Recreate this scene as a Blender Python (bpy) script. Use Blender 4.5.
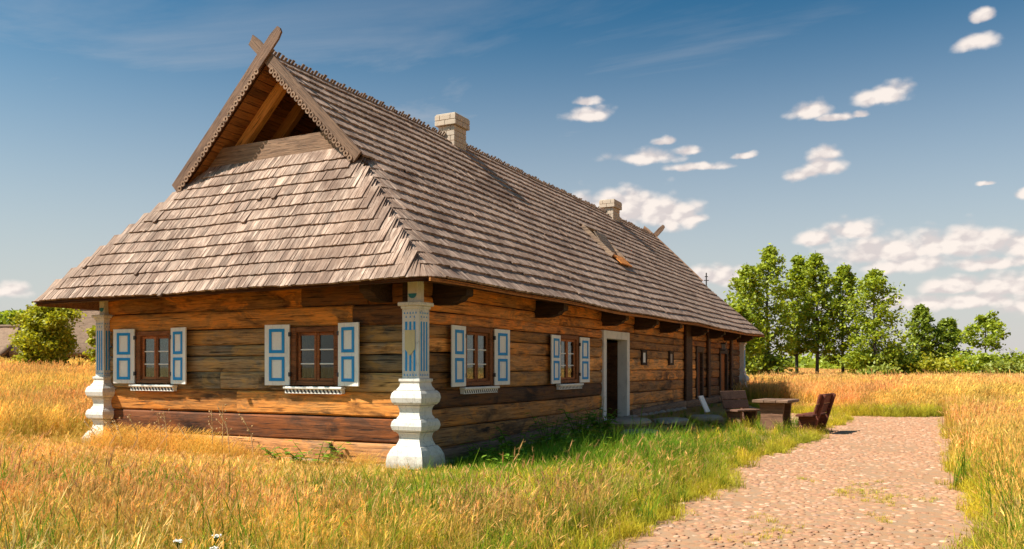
import bpy, math, random
import numpy as np
from mathutils import Vector, Matrix, Quaternion
R = random.Random(7); RN = np.random.default_rng(7)
scene = bpy.context.scene
for o in list(bpy.data.objects): bpy.data.objects.remove(o)
COL = scene.collection

# ------------------------------------------------------------------ camera
TH = 0.4654; F = 848.5; YH = 367.2; CAM = Vector((7.243, -11.0865, 1.6))
cam = bpy.data.cameras.new('camera'); cam.sensor_width = 36; cam.lens = F/1024*36
cam.shift_y = (YH-274.5)/1024; cam.clip_start = .05; cam.clip_end = 20000
co = bpy.data.objects.new('camera', cam); COL.objects.link(co)
co.location = CAM; co.rotation_euler = (math.pi/2, 0, TH); scene.camera = co
FWD = Vector((-math.sin(TH), math.cos(TH), 0)); RGT = Vector((math.cos(TH), math.sin(TH), 0))
def ray(x, y): return (FWD + RGT*((x-512)/F) + Vector((0, 0, (YH-y)/F)))
def at(x, depth, z=0):                       # a point at a depth along the view axis
    p = CAM + (FWD + RGT*((x-512)/F))*depth
    return Vector((p.x, p.y, z))

# ------------------------------------------------------------------ light
SUNV = Vector((-.59, -.54, 1)).normalized()
sl = bpy.data.lights.new('sun', 'SUN'); sl.energy = 5.0; sl.angle = math.radians(.53); sl.color = (1, .93, .82)
so = bpy.data.objects.new('sun', sl); COL.objects.link(so)
so.rotation_mode = 'QUATERNION'; so.rotation_quaternion = (-SUNV).to_track_quat('-Z', 'Y')
vs = scene.view_settings; vs.view_transform = 'Standard'; vs.look = 'None'; vs.exposure = 0.80; scene.cycles.max_bounces = 7; scene.cycles.diffuse_bounces = 3; scene.cycles.transparent_max_bounces = 6; vs.gamma = 1; vs.use_curve_mapping = False

class NT:
    def __init__(s, tree): s.t = tree; s.t.nodes.clear()
    def n(s, typ, *ins, **kw):
        nd = s.t.nodes.new(typ)
        for k, v in kw.items():
            if k.startswith('i_'):
                s.put(nd.inputs[k[2:].replace('_', ' ')], v)
            else: setattr(nd, k, v)
        for i, v in enumerate(ins):
            if v is not None: s.put(nd.inputs[i], v)
        return nd
    def put(s, sock, v):
        if hasattr(v, 'outputs'): s.t.links.new(v.outputs[0], sock)
        elif hasattr(v, 'is_linked'): s.t.links.new(v, sock)
        else:
            if sock.type == 'RGBA' and len(v) == 3: v = (*v, 1)
            sock.default_value = v
    def m(s, op, *ins, clamp=False): return s.n('ShaderNodeMath', *ins, operation=op, use_clamp=clamp)
    def vm(s, op, *ins): return s.n('ShaderNodeVectorMath', *ins, operation=op)
    def mix(s, f, a, b, blend='MIX'):
        nd = s.t.nodes.new('ShaderNodeMix'); nd.data_type = 'RGBA'; nd.blend_type = blend
        s.put(nd.inputs[0], f); s.put(nd.inputs[6], a); s.put(nd.inputs[7], b)
        return nd.outputs[2]
    def ramp(s, fac, stops, interp='LINEAR'):
        nd = s.t.nodes.new('ShaderNodeValToRGB'); nd.color_ramp.interpolation = interp
        cr = nd.color_ramp
        while len(cr.elements) < len(stops): cr.elements.new(.5)
        for e, (p, c) in zip(cr.elements, stops):
            e.position = p; e.color = (*c, 1) if not isinstance(c, (int, float)) else (c, c, c, 1)
        s.put(nd.inputs[0], fac); return nd.outputs[0]
    def noise(s, vec, scale, detail=4, rough=.55, dist=0, out=0):
        nd = s.n('ShaderNodeTexNoise', i_Scale=scale, i_Detail=detail, i_Roughness=rough, i_Distortion=dist)
        if vec is not None: s.put(nd.inputs['Vector'], vec)
        return nd.outputs[out]
    def mapr(s, v, a, b, c=0, d=1, smooth=False):
        nd = s.t.nodes.new('ShaderNodeMapRange'); nd.clamp = True
        if smooth: nd.interpolation_type = 'SMOOTHSTEP'
        for i, x in enumerate((v, a, b, c, d)): s.put(nd.inputs[i], x)
        return nd.outputs[0]

# ------------------------------------------------------------------ sky
world = bpy.data.worlds.new('World'); scene.world = world; world.use_nodes = True
W = NT(world.node_tree)
sky = W.n('ShaderNodeTexSky'); sky.sky_type = 'NISHITA'; sky.sun_disc = False
sky.sun_elevation = math.asin(SUNV.z); sky.sun_rotation = math.atan2(SUNV.x, SUNV.y)
sky.air_density = 1.0; sky.dust_density = 1.4; sky.ozone_density = 2.0
tc = W.n('ShaderNodeTexCoord'); D = W.vm('NORMALIZE', tc.outputs['Generated'])
sx = W.n('ShaderNodeSeparateXYZ', D)
az = W.m('ARCTAN2', sx.outputs[0], sx.outputs[1]); el = W.m('ARCSINE', sx.outputs[2])
CL = [(588,113,24,9),(587,101,12,5),(646,155,38,8),(690,149,15,6),(700,165,28,5),(666,140,11,5),(626,205,50,26),(662,210,38,20),(590,206,24,16),(694,217,14,6),
      (745,155,10,4),(882,91,31,13),(811,109,22,9),(838,116,18,5),(861,113,9,4),(824,163,20,13),(806,172,18,8),(830,150,15,9),(976,39,22,11),(980,14,12,7),
      (985,182,9,3),(1026,192,14,7),(854,228,26,14),(885,248,62,20),(815,237,26,10),(905,262,50,12),(975,237,50,20),(1030,240,40,20),(1075,235,40,24),(938,243,32,14),(952,283,34,11),(1015,282,44,16),(1060,300,60,16),
      (925,300,120,10),(990,262,50,8),(718,274,34,15),(4,288,24,11),(-70,280,50,20),(-150,230,40,18),(1160,170,40,20),(1250,230,70,26),(-300,150,60,24)]
wob = W.vm('SUBTRACT', W.n('ShaderNodeTexNoise', i_Scale=22, i_Detail=5, i_Roughness=.6).outputs['Color'], (.5, .5, .5))
W.put(wob.inputs[0].links[0].from_node.inputs['Vector'], D)
ws = W.n('ShaderNodeSeparateXYZ', wob)
az = W.m('ADD', az, W.m('MULTIPLY', ws.outputs[0], .014)); el2 = W.m('ADD', el, W.m('MULTIPLY', ws.outputs[1], .012))
best = None
for i, (x, y, hw, hh) in enumerate(CL):
    d = ray(x, y).normalized(); a0 = math.atan2(d.x, d.y); e0 = math.asin(d.z)
    c = math.cos(math.atan((x-512)/F)); k = 1.38
    wa = hw/F*c*c*k; wh = hh/F*c*k
    du = W.m('DIVIDE', W.m('SUBTRACT', az, a0), wa)
    dv = W.m('DIVIDE', W.m('SUBTRACT', el2, e0-.25*wh), wh)
    # flat undersides: distances below the middle count more
    dvs = W.m('MAXIMUM', dv, W.m('MULTIPLY', dv, -1.7))
    f = W.m('SUBTRACT', 1.0, W.m('SQRT', W.m('ADD', W.m('MULTIPLY', du, du), W.m('MULTIPLY', dvs, dvs))))
    f = W.m('ADD', f, 0)
    best = f if best is None else W.n('ShaderNodeMath', best, f, .12, operation='SMOOTH_MAX')
mp = W.vm('MULTIPLY', D, (1, 1, 1.6))
def puffs(vec):
    vo = W.n('ShaderNodeTexVoronoi', i_Scale=34.); W.put(vo.inputs['Vector'], vec)
    v2 = W.n('ShaderNodeTexVoronoi', i_Scale=85.); W.put(v2.inputs['Vector'], vec)
    q = W.m('ADD', W.m('MULTIPLY', W.m('SUBTRACT', .75, vo.outputs['Distance']), .62), W.m('MULTIPLY', W.m('SUBTRACT', .75, v2.outputs['Distance']), .22))
    return W.m('ADD', q, W.m('MULTIPLY', W.noise(vec, 60, 5, .6), .35))
n1 = puffs(mp)
n1s = puffs(W.vm('ADD', mp, tuple(SUNV*.009)))
n2 = W.noise(mp, 5.2, 8, .6)
# more of the same clouds round the rest of the dome, away from the framed part
other = W.mapr(W.m('ABSOLUTE', W.m('ADD', az, TH)), .75, 1.0)
gen = W.m('SUBTRACT', W.m('MULTIPLY', W.m('SUBTRACT', W.mapr(n2, .55, .75), W.mapr(el, .1, .8)), other), W.m('MULTIPLY', W.m('SUBTRACT', 1.0, other), 2.0))
field = W.m('MAXIMUM', W.m('ADD', best, 0), gen)
dens = W.m('ADD', W.m('MULTIPLY', field, 1.0), W.m('MULTIPLY', W.m('SUBTRACT', n1, .38), 1.0))
cover = W.mapr(dens, .04, .64, 0, .94, True)
# thin high veil
cz = W.m('MAXIMUM', sx.outputs[2], .02)
pl = W.n('ShaderNodeCombineXYZ', W.m('DIVIDE', sx.outputs[0], cz), W.m('DIVIDE', sx.outputs[1], cz), 0)
vr = W.n('ShaderNodeMapping', pl); vr.inputs['Rotation'].default_value = (0, 0, .6); vr.inputs['Scale'].default_value = (.7, 1.2, 1)
veil = W.mapr(W.noise(vr, .8, 7, .6, .8), .38, .78, 0, .60, True)
lowhaze = W.mapr(el, -.04, .44, .95, 0, True)
veil = W.m('MULTIPLY', veil, W.mapr(el, .42, .2, .25, 1))
skyc = W.n('ShaderNodeGamma', W.mix(1.0, sky.outputs[0], (.11, .11, .11), 'MULTIPLY'), 1.6)
bg = W.n('ShaderNodeBackground', W.mix(1.0, skyc.outputs[0], (3.3, 9.0, 8.1), 'MULTIPLY'), .1)
lit = W.m('ADD', W.mapr(W.m('SUBTRACT', n1, n1s), -.14, .10), W.mapr(dens, .3, 1.2, -.25, .25), clamp=True)
cc = W.mix(lit, (.76, .68, .66), (1.05, .94, .86))
cbg = W.n('ShaderNodeBackground', cc, .56)
vbg = W.n('ShaderNodeBackground', (.62, .575, .56), .66)
mv = W.n('ShaderNodeMixShader', W.m('MAXIMUM', veil, lowhaze), bg, vbg)
mx = W.n('ShaderNodeMixShader', cover, mv, cbg)
W.n('ShaderNodeOutputWorld', mx)
world.cycles.sampling_method = 'MANUAL'; world.cycles.sample_map_resolution = 512

# ------------------------------------------------------------------ helpers
def ss(a, b, x):
    t = min(1, max(0, (x-a)/(b-a))); return t*t*(3-2*t)
def mesh_obj(name, verts, faces, mat=None, parent=None, smooth=False):
    me = bpy.data.meshes.new(name); me.from_pydata([tuple(v) for v in verts], [], faces); me.update()
    if smooth: me.shade_smooth()
    return link(name, me, mat, parent)
def link(name, me, mat=None, parent=None):
    o = bpy.data.objects.new(name, me); COL.objects.link(o)
    if mat is not None and not me.materials: me.materials.append(mat)
    if parent is not None: o.parent = parent
    return o
def empty(name, loc=(0, 0, 0), rz=0, parent=None):
    o = bpy.data.objects.new(name, None); COL.objects.link(o); o.location = loc; o.rotation_euler = (0, 0, rz)
    o.empty_display_size = .1
    if parent is not None: o.parent = parent
    return o
def tag(o, label=None, cat=None, group=None, kind=None):
    if label: o['label'] = label
    if cat: o['category'] = cat
    if group: o['group'] = group
    if kind: o['kind'] = kind
    return o
BOXF = [(0,3,2,1),(4,5,6,7),(0,1,5,4),(1,2,6,5),(2,3,7,6),(3,0,4,7)]
class MB:
    def __init__(s): s.v = []; s.f = []
    def add(s, v, f):
        b = len(s.v); s.v += [Vector(p) for p in v]; s.f += [tuple(i+b for i in q) for q in f]; return s
    def box(s, x0, x1, y0, y1, z0, z1, M=None):
        v = [(x0,y0,z0),(x1,y0,z0),(x1,y1,z0),(x0,y1,z0),(x0,y0,z1),(x1,y0,z1),(x1,y1,z1),(x0,y1,z1)]
        if M is not None: v = [M @ Vector(p) for p in v]
        return s.add(v, BOXF)
    def bbox(s, x0, x1, y0, y1, z0, z1, b=.008, M=None):      # box with chamfered edges
        v = []; f = []
        cx, cy, cz = (x0+x1)/2, (y0+y1)/2, (z0+z1)/2; hx, hy, hz = (x1-x0)/2, (y1-y0)/2, (z1-z0)/2
        b = min(b, hx*.6, hy*.6, hz*.6); idx = {}
        for i in (-1, 1):
            for j in (-1, 1):
                for k in (-1, 1):
                    for a in range(3):
                        p = [i*(hx-b), j*(hy-b), k*(hz-b)]; p[a] += (i, j, k)[a]*b
                        idx[i, j, k, a] = len(v); v.append((cx+p[0], cy+p[1], cz+p[2]))
        def quad(q):
            c = [Vector(v[i]) for i in q]; n = (c[1]-c[0]).cross(c[2]-c[0]); m = sum(c, Vector())/len(c)-Vector((cx, cy, cz))
            f.append(tuple(q) if n.dot(m) > 0 else tuple(reversed(q)))
        for a in range(3):
            o = [d for d in range(3) if d != a]
            for s1 in (-1, 1):
                q = []
                for (p, r) in ((-1, -1), (1, -1), (1, 1), (-1, 1)):
                    t = [0, 0, 0]; t[a] = s1; t[o[0]] = p; t[o[1]] = r; q.append(idx[t[0], t[1], t[2], a])
                quad(q)
            for p in (-1, 1):
                for r in (-1, 1):
                    t = [0, 0, 0]; t[o[0]] = p; t[o[1]] = r; q = []
                    t[a] = -1; q += [idx[t[0], t[1], t[2], o[0]]]; t[a] = 1; q += [idx[t[0], t[1], t[2], o[0]], idx[t[0], t[1], t[2], o[1]]]
                    t[a] = -1; q += [idx[t[0], t[1], t[2], o[1]]]; quad(q)
        for i in (-1, 1):
            for j in (-1, 1):
                for k in (-1, 1): quad([idx[i, j, k, a] for a in range(3)])
        if M is not None: v = [M @ Vector(p) for p in v]
        return s.add(v, f)
    def tube(s, pts, rad, n=6, cap=True):
        rings = []
        for i, p in enumerate(pts):
            p = Vector(p); d = (Vector(pts[min(i+1, len(pts)-1)])-Vector(pts[max(i-1, 0)])).normalized()
            a = d.orthogonal().normalized(); c = d.cross(a); r = rad[i] if hasattr(rad, '__len__') else rad
            rings.append([p+(a*math.cos(2*math.pi*k/n)+c*math.sin(2*math.pi*k/n))*r for k in range(n)])
        # keep the rings from twisting
        for i in range(1, len(rings)):
            best = min(range(n), key=lambda sh: sum((rings[i][(k+sh) % n]-rings[i-1][k]).length for k in range(n)))
            rings[i] = [rings[i][(k+best) % n] for k in range(n)]
        v = [p for r in rings for p in r]; f = []
        for i in range(len(rings)-1):
            for k in range(n):
                f.append((i*n+k, i*n+(k+1) % n, (i+1)*n+(k+1) % n, (i+1)*n+k))
        if cap: f.append(tuple(range(n-1, -1, -1))); f.append(tuple((len(rings)-1)*n+k for k in range(n)))
        return s.add(v, f)
    def prism(s, pts, axis, a, b):               # 2-D outline extruded along an axis
        def P(q, t): return {0: (t, q[0], q[1]), 1: (q[0], t, q[1]), 2: (q[0], q[1], t)}[axis]
        n = len(pts); v = [P(q, a) for q in pts]+[P(q, b) for q in pts]
        f = [tuple(range(n)), tuple(range(2*n-1, n-1, -1))]+[((i+1) % n, i, n+i, n+(i+1) % n) for i in range(n)]
        return s.add(v, f)
    def build(s, name, mat, parent=None, smooth=False): return mesh_obj(name, s.v, s.f, mat, parent, smooth)
def frame_M(origin, ex, ey, ez):
    m = Matrix.Identity(4)
    for i, e in enumerate((ex, ey, ez)):
        for j in range(3): m[j][i] = e[j]
    m.translation = origin; return m

# ------------------------------------------------------------------ materials
def mat(name): m = bpy.data.materials.new(name); m.use_nodes = True; return m, NT(m.node_tree)
def finish(t, col, rough=.7, bump=None, spec=.3, strength=.4, dist=.01):
    p = t.n('ShaderNodeBsdfPrincipled', i_Roughness=rough); t.put(p.inputs['Base Color'], col); p.inputs['Specular IOR Level'].default_value = spec
    if bump is not None:
        b = t.n('ShaderNodeBump', i_Strength=strength, i_Distance=dist); t.put(b.inputs['Height'], bump); t.t.links.new(b.outputs[0], p.inputs['Normal'])
    t.n('ShaderNodeOutputMaterial', p); return p
def wood(name, stops, stain=(.05, .03, .02), stain_amt=.6, scale=1.0, axis=0, rough=.75, objcol=True, vary=.35, bump=.5, patch=None):
    m, t = mat(name)
    c = t.n('ShaderNodeTexCoord'); oi = t.n('ShaderNodeObjectInfo')
    off = t.n('ShaderNodeCombineXYZ', t.m('MULTIPLY', oi.outputs['Random'], 37.), t.m('MULTIPLY', oi.outputs['Random'], 91.), t.m('MULTIPLY', oi.outputs['Random'], 53.))
    v = t.vm('ADD', c.outputs['Object'], off)
    sc = [9*scale]*3; sc[axis] = .55*scale
    g = t.vm('MULTIPLY', v, tuple(sc))
    grain = t.noise(g, 3.2, 8, .62, .35); fine = t.noise(t.vm('MULTIPLY', g, (3, 3, 3)), 5, 4, .6)
    gr = t.mapr(t.m('ADD', t.m('MULTIPLY', grain, .75), t.m('MULTIPLY', fine, .25)), .3, .7)
    col = t.ramp(gr, stops)
    sc2 = [1.3]*3; sc2[axis] = .45
    st = t.mapr(t.noise(t.vm('MULTIPLY', v, tuple(sc2)), 2.0*scale, 6, .62, .5), .48, .68, 0, stain_amt, True)
    col = t.mix(st, col, stain)
    if patch:
        pz = [.9]*3; pz[axis] = .35
        pn = t.noise(t.vm('ADD', t.vm('MULTIPLY', v, tuple(pz)), (5, 9, 3)), 3.4, 7, .68, .8)
        gy = t.noise(t.vm('ADD', t.vm('MULTIPLY', v, (.5, 1.1, 1.6)), (15, 2, 8)), 2.6, 7, .7, .6)
        col = t.mix(t.mapr(gy, .47, .60, 0, .8, True), col, t.mix(gr, (.07, .05, .036), (.40, .31, .22)))
        col = t.mix(t.mapr(pn, .48, .60, 0, .85, True), col, t.mix(1.0, t.mix(gr, (.5, .5, .5), (1.25, 1.25, 1.25)), patch, 'MULTIPLY'))
    crack = t.mapr(t.noise(t.vm('MULTIPLY', g, (1, 2, 2)), 4, 2, .4, .1), .31, .38, .12, 1)
    col = t.mix(1.0, col, crack, 'MULTIPLY')
    k = t.mapr(oi.outputs['Random'], 0, 1, 1-vary, 1+vary*.6)
    col = t.mix(1.0, col, k, 'MULTIPLY')
    if objcol: col = t.mix(1.0, col, oi.outputs['Color'], 'MULTIPLY')
    finish(t, col, rough, t.m('ADD', gr, t.m('MULTIPLY', crack, .8)), .25, bump, .012)
    return m
M = {}
M['log'] = wood('log_wood', [(0, (.15, .085, .04)), (.45, (.42, .26, .125)), (1, (.64, .42, .22))], (.04, .024, .014), .95, .8, patch=(.66, .36, .115))
M['dark_wood'] = wood('dark_wood', [(0, (.025, .014, .009)), (.5, (.075, .04, .022)), (1, (.13, .075, .04))], (.02, .012, .01), .5, 1)
M['grey_wood'] = wood('grey_wood', [(0, (.15, .11, .085)), (.5, (.33, .25, .19)), (1, (.48, .37, .28))], (.13, .09, .07), .5, 1.2)
M['orange_wood'] = wood('orange_wood', [(0, (.24, .09, .022)), (.5, (.50, .21, .05)), (1, (.64, .30, .085))], (.12, .05, .02), .45, 1.2)
M['frame_wood'] = wood('frame_wood', [(0, (.08, .032, .016)), (.5, (.21, .09, .038)), (1, (.32, .145, .06))], (.04, .02, .01), .5, 1.5)
def shingle_mat():
    m, t = mat('shingle_wood')
    at_ = t.n('ShaderNodeAttribute'); at_.attribute_name = 'tint'; oi = t.n('ShaderNodeObjectInfo')
    uv = t.n('ShaderNodeAttribute'); uv.attribute_name = 'suv'
    g = t.noise(t.vm('MULTIPLY', uv.outputs['Vector'], (13, 1.4, 1)), 2.2, 6, .7, .3)
    geo = t.n('ShaderNodeNewGeometry')
    big = t.noise(geo.outputs['Position'], 1.1, 5, .65, .4)
    stain = t.mapr(t.noise(t.vm('MULTIPLY', geo.outputs['Position'], (1.6, 1, .8)), 1.0, 6, .7, 1.0), .47, .62)
    col = t.ramp(t.mapr(g, .34, .68), [(0, (.125, .075, .056)), (.42, (.335, .220, .163)), (1, (.56, .42, .335))])
    col = t.mix(1.0, col, t.mapr(at_.outputs['Fac'], 0, 1, .48, 1.24), 'MULTIPLY')
    col = t.mix(t.m('MULTIPLY', stain, .72), col, (.13, .075, .052))
    col = t.mix(t.mapr(big, .5, .8, 0, .35), col, (.44, .27, .18))
    finish(t, col, .8, g, .2, .5, .008); return m
M['shingle'] = shingle_mat()
def paint(name, c, wear=.25, wearcol=(.3, .26, .2), rough=.6, sc=6, splash=0):
    m, t = mat(name); cc = t.n('ShaderNodeTexCoord'); oi = t.n('ShaderNodeObjectInfo')
    v = t.vm('ADD', cc.outputs['Object'], t.n('ShaderNodeCombineXYZ', t.m('MULTIPLY', oi.outputs['Random'], 31.), 0, t.m('MULTIPLY', oi.outputs['Random'], 17.)))
    n = t.noise(t.vm('MULTIPLY', v, (1, 1, .5)), sc, 8, .65, .4); n2 = t.noise(v, sc*6, 3)
    col = t.mix(t.mapr(n, .52, .75, 0, wear), c, wearcol)
    col = t.mix(t.mapr(n2, .3, .75, 0, .12), col, wearcol)
    if splash:                            # mud thrown up from the ground and hairline cracks
        zz = t.n('ShaderNodeSeparateXYZ', cc.outputs['Object']).outputs[2]
        mud = t.mapr(t.m('ADD', t.mapr(zz, 0, .55, .55, 0), t.m('MULTIPLY', t.noise(v, 13, 6, .7), .6)), .52, .85, 0, splash)
        col = t.mix(mud, col, (.30, .21, .13))
        cr = t.mapr(t.m('ABSOLUTE', t.m('SUBTRACT', t.noise(t.vm('MULTIPLY', v, (1, 1, .35)), 7, 5, .6, .5), .5)), 0, .012, .55, 1)
        col = t.mix(1.0, col, cr, 'MULTIPLY')
    finish(t, col, rough, n2, .3, .15, .004); return m
M['white'] = paint('white_paint', (.88, .83, .75), .3)
M['plaster'] = paint('white_limewash', (.72, .675, .61), .45, (.42, .35, .27), .75, 3, .75)
M['blue'] = paint('blue_paint', (.012, .29, .66), .3, (.015, .15, .3))
M['teal'] = paint('teal_paint', (.02, .22, .30), .3)
M['yellow'] = paint('yellow_paint', (.66, .52, .26), .3)
M['brick'] = paint('limewashed_brick', (.50, .395, .305), .8, (.33, .22, .155), .85, 5)
M['mortar'] = paint('mortar', (.46, .37, .29), .5, (.2, .15, .12), .9)
M['stone'] = paint('field_stone', (.40, .31, .235), .8, (.16, .12, .10), .85, 4)
M['dark'] = paint('interior_shade', (.02, .014, .01), .2, (.01, .01, .01), .9)  # near-black that stands in for shade inside the rooms and the hatch
M['iron'] = paint('iron', (.04, .04, .045), .3, (.1, .05, .03), .5)
M['lace'] = paint('lace_curtain', (.26, .25, .22), .2, (.4, .38, .35), .9)
M['red_wood'] = wood('red_brown_wood', [(0, (.035, .012, .008)), (.5, (.11, .036, .022)), (1, (.19, .07, .04))], (.03, .015, .01), .5, 1.6)
def glass():
    m, t = mat('window_glass')
    lw = t.n('ShaderNodeFresnel', i_IOR=1.5)
    tr = t.n('ShaderNodeBsdfTransparent', (.62, .66, .64)); gl = t.n('ShaderNodeBsdfGlossy', (1, 1, 1), .03)
    t.n('ShaderNodeOutputMaterial', t.n('ShaderNodeMixShader', t.mapr(lw, 0, 1, .02, .40), tr, gl)); return m
M['glass'] = glass()
def foliage(name, c0, c1, trans=.35, sat=1):
    m, t = mat(name); oi = t.n('ShaderNodeObjectInfo'); a = t.n('ShaderNodeAttribute'); a.attribute_name = 'tint'
    col = t.mix(a.outputs['Fac'], c0, c1)
    d = t.n('ShaderNodeBsdfDiffuse', col); tr = t.n('ShaderNodeBsdfTranslucent', t.mix(1.0, col, (1.25, 1.2, .6), 'MULTIPLY'))
    g = t.n('ShaderNodeBsdfGlossy', (.5, .5, .45), .5)
    mx = t.n('ShaderNodeMixShader', trans, d, tr)
    t.n('ShaderNodeOutputMaterial', t.n('ShaderNodeMixShader', .05, mx, g)); return m
def grassmat(name, tintA, tintB, scale=.22):
    m, t = mat(name); oi = t.n('ShaderNodeObjectInfo'); a = t.n('ShaderNodeAttribute'); a.attribute_name = 'Col'
    geo = t.n('ShaderNodeNewGeometry')
    n = t.noise(t.vm('MULTIPLY', geo.outputs['Position'], (1, 1, .0)), scale, 5, .6)
    tint = t.mix(t.mapr(n, .38, .62), tintA, tintB)
    col = t.mix(1.0, a.outputs['Color'], tint, 'MULTIPLY')
    nv = t.noise(t.vm('MULTIPLY', geo.outputs['Position'], (1, 1, .0)), 1.1, 4, .6)
    col = t.mix(1.0, col, t.mapr(nv, .3, .7, .70, 1.22), 'MULTIPLY')
    col = t.mix(1.0, col, t.mapr(oi.outputs['Random'], 0, 1, .70, 1.28), 'MULTIPLY')
    d = t.n('ShaderNodeBsdfDiffuse', col); tr = t.n('ShaderNodeBsdfTranslucent', col)
    t.n('ShaderNodeOutputMaterial', t.n('ShaderNodeMixShader', .42, d, tr)); return m

# ------------------------------------------------------------------ terrain
def hills(x, y):
    z = .30*ss(1.5, 9, y)*ss(2.5, .7, x)*(1-ss(19, 24, y)) if x > -3 else 0
    z += 1.15*ss(-9.5, -46, x)*ss(60, 10, -y)
    return z
def axis_coords(lo, hi, step, far):
    c = list(np.arange(lo, hi+1e-6, step)); s = step; a = lo; b = hi
    while b < far: s *= 1.35; b += s; a -= s; c.append(b); c.insert(0, a)
    return c
xs = axis_coords(-14, 12, .5, 4000); ys = axis_coords(-14, 26, .5, 4000)
gv = []; gf = []
for j, y in enumerate(ys):
    for i, x in enumerate(xs):
        gv.append((x, y, hills(x, y)+(.02*math.sin(x*2.1+y)*math.sin(y*1.7-x*.6) if -14 < x < 12 and -14 < y < 26 and not 4.2 < x < 8 else 0)))
nx = len(xs)
for j in range(len(ys)-1):
    for i in range(nx-1): gf.append((j*nx+i, j*nx+i+1, (j+1)*nx+i+1, (j+1)*nx+i))
mg, t = mat('meadow_soil')
p = t.n('ShaderNodeNewGeometry').outputs['Position']
n1 = t.noise(p, .35, 8, .65); n2 = t.noise(p, 9, 6, .7); n3 = t.noise(p, 60, 3, .7)
c = t.mix(t.mapr(n1, .4, .62), (.36, .215, .065), (.26, .21, .055)); c = t.mix(t.mapr(n2, .35, .7), c, (.22, .13, .05)); c = t.mix(t.mapr(n3, .5, .75, 0, .5), c, (.50, .34, .14))
finish(t, c, .95, n3, .1, .6, .03)
tag(mesh_obj('ground', gv, gf, mg, smooth=True), kind='structure')

# the cobbled road, a sheet 4 mm above the ground
def edgeL(y): return 4.66-.45*math.exp(-((y-2.8)/1.8)**2)+.10*math.sin(y*.9)+.07*math.sin(y*2.3+1)+.05*math.sin(y*5.1)
def edgeR(y): return 7.55+.08*math.sin(y*.7+2)+.06*math.sin(y*2.9)
YE = 20.0
def on_road(x, y):
    if y > YE-.5+.5*math.sin(x*.9+.5)+.25*math.sin(x*2.7): return False
    l = edgeL(y); r = edgeR(y)
    if y > 12.5: l -= (y-12.5)*.55+.3*ss(12.5, 15, y)
    if y > 15: r += (y-15)**2*.5
    return l < x < r and y > -16
def road_rows():
    rv = []; rf = []; yy = [-16+.35*i for i in range(103)]; n = 24
    for y in yy:
        l, r = edgeL(y), edgeR(y)
        if y > 12.5: l -= (y-12.5)*.55+.3*ss(12.5, 15, y)
        if y > 15: r += (y-15)**2*.5
        for i in range(n+1):
            X = l+(r-l)*i/n; Y = min(y, YE-.5+.5*math.sin(X*.9+.5)+.25*math.sin(X*2.7)); rv.append((X, Y, .006+hills(X, Y)))
    for j in range(len(yy)-1):
        for i in range(n): a = j*(n+1)+i; rf.append((a, a+1, a+n+2, a+n+1))
    return rv, rf
mr, t = mat('sandy_road_bed')
p = t.n('ShaderNodeNewGeometry').outputs['Position']
n1 = t.noise(p, .8, 6, .6); n2 = t.noise(p, 14, 6, .7); vo = t.n('ShaderNodeTexVoronoi', i_Scale=7.5); t.put(vo.inputs['Vector'], p)
c = t.mix(t.mapr(n1, .35, .65), (.42, .222, .12), (.36, .19, .10)); c = t.mix(t.mapr(n2, .4, .7, 0, .6), c, (.33, .21, .13))
c = t.mix(t.mapr(vo.outputs['Distance'], .35, .7, 0, .55), c, (.30, .21, .14))
finish(t, c, .95, n2, .1, .5, .02)
rv, rf = road_rows(); road = mesh_obj('road', rv, rf, mr); tag(road, kind='structure')
mc, t = mat('cobble_stone')
p = t.n('ShaderNodeNewGeometry').outputs['Position']; oi = t.n('ShaderNodeObjectInfo'); a = t.n('ShaderNodeAttribute'); a.attribute_name = 'tint'
rnd = t.m('FRACT', t.m('ADD', a.outputs['Fac'], oi.outputs['Random']))
c = t.ramp(rnd, [(0, (.25, .12, .07)), (.3, (.40, .195, .11)), (.55, (.46, .24, .14)), (.8, (.30, .155, .105)), (.90, (.62, .41, .28)), (1, (.33, .205, .15))])
nn = t.noise(p, 22, 6, .7); c = t.mix(t.mapr(nn, .35, .7, 0, .7), c, (.48, .25, .135))
finish(t, c, .85, t.noise(p, 70, 4), .2, .35, .006)
def cobble(seed):
    r = random.Random(seed); n = 7; v = []; f = []
    for ring, (k, z) in enumerate(((1, -.02), (.93, .003), (.62, .0085))):
        for i in range(n):
            a = 2*math.pi*i/n; q = r.uniform(.88, 1.1) if ring == 0 else None
            if ring == 0: base = getattr(cobble, 'b', {}); base[i] = q; cobble.b = base
            rr = k*cobble.b[i]
            v.append((math.cos(a)*rr*.5, math.sin(a)*rr*.5, z*1.0+(r.uniform(-.003, .003) if ring else 0)))
    v.append((0, 0, .0095))
    for g in (0, 1):
        for i in range(n): f.append((g*n+i, g*n+(i+1) % n, (g+1)*n+(i+1) % n, (g+1)*n+i))
    for i in range(n): f.append((2*n+i, 2*n+(i+1) % n, 3*n))
    return v, f
CB = [cobble(i) for i in range(8)]; CBM = []
for v, f in CB:
    me = bpy.data.meshes.new('cobblestone'); me.from_pydata(v, [], f); me.shade_smooth(); me.materials.append(mc)
    me.attributes.new('tint', 'FLOAT', 'POINT'); CBM.append(me)
cand = []
y = -9.5; row = 0
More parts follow.
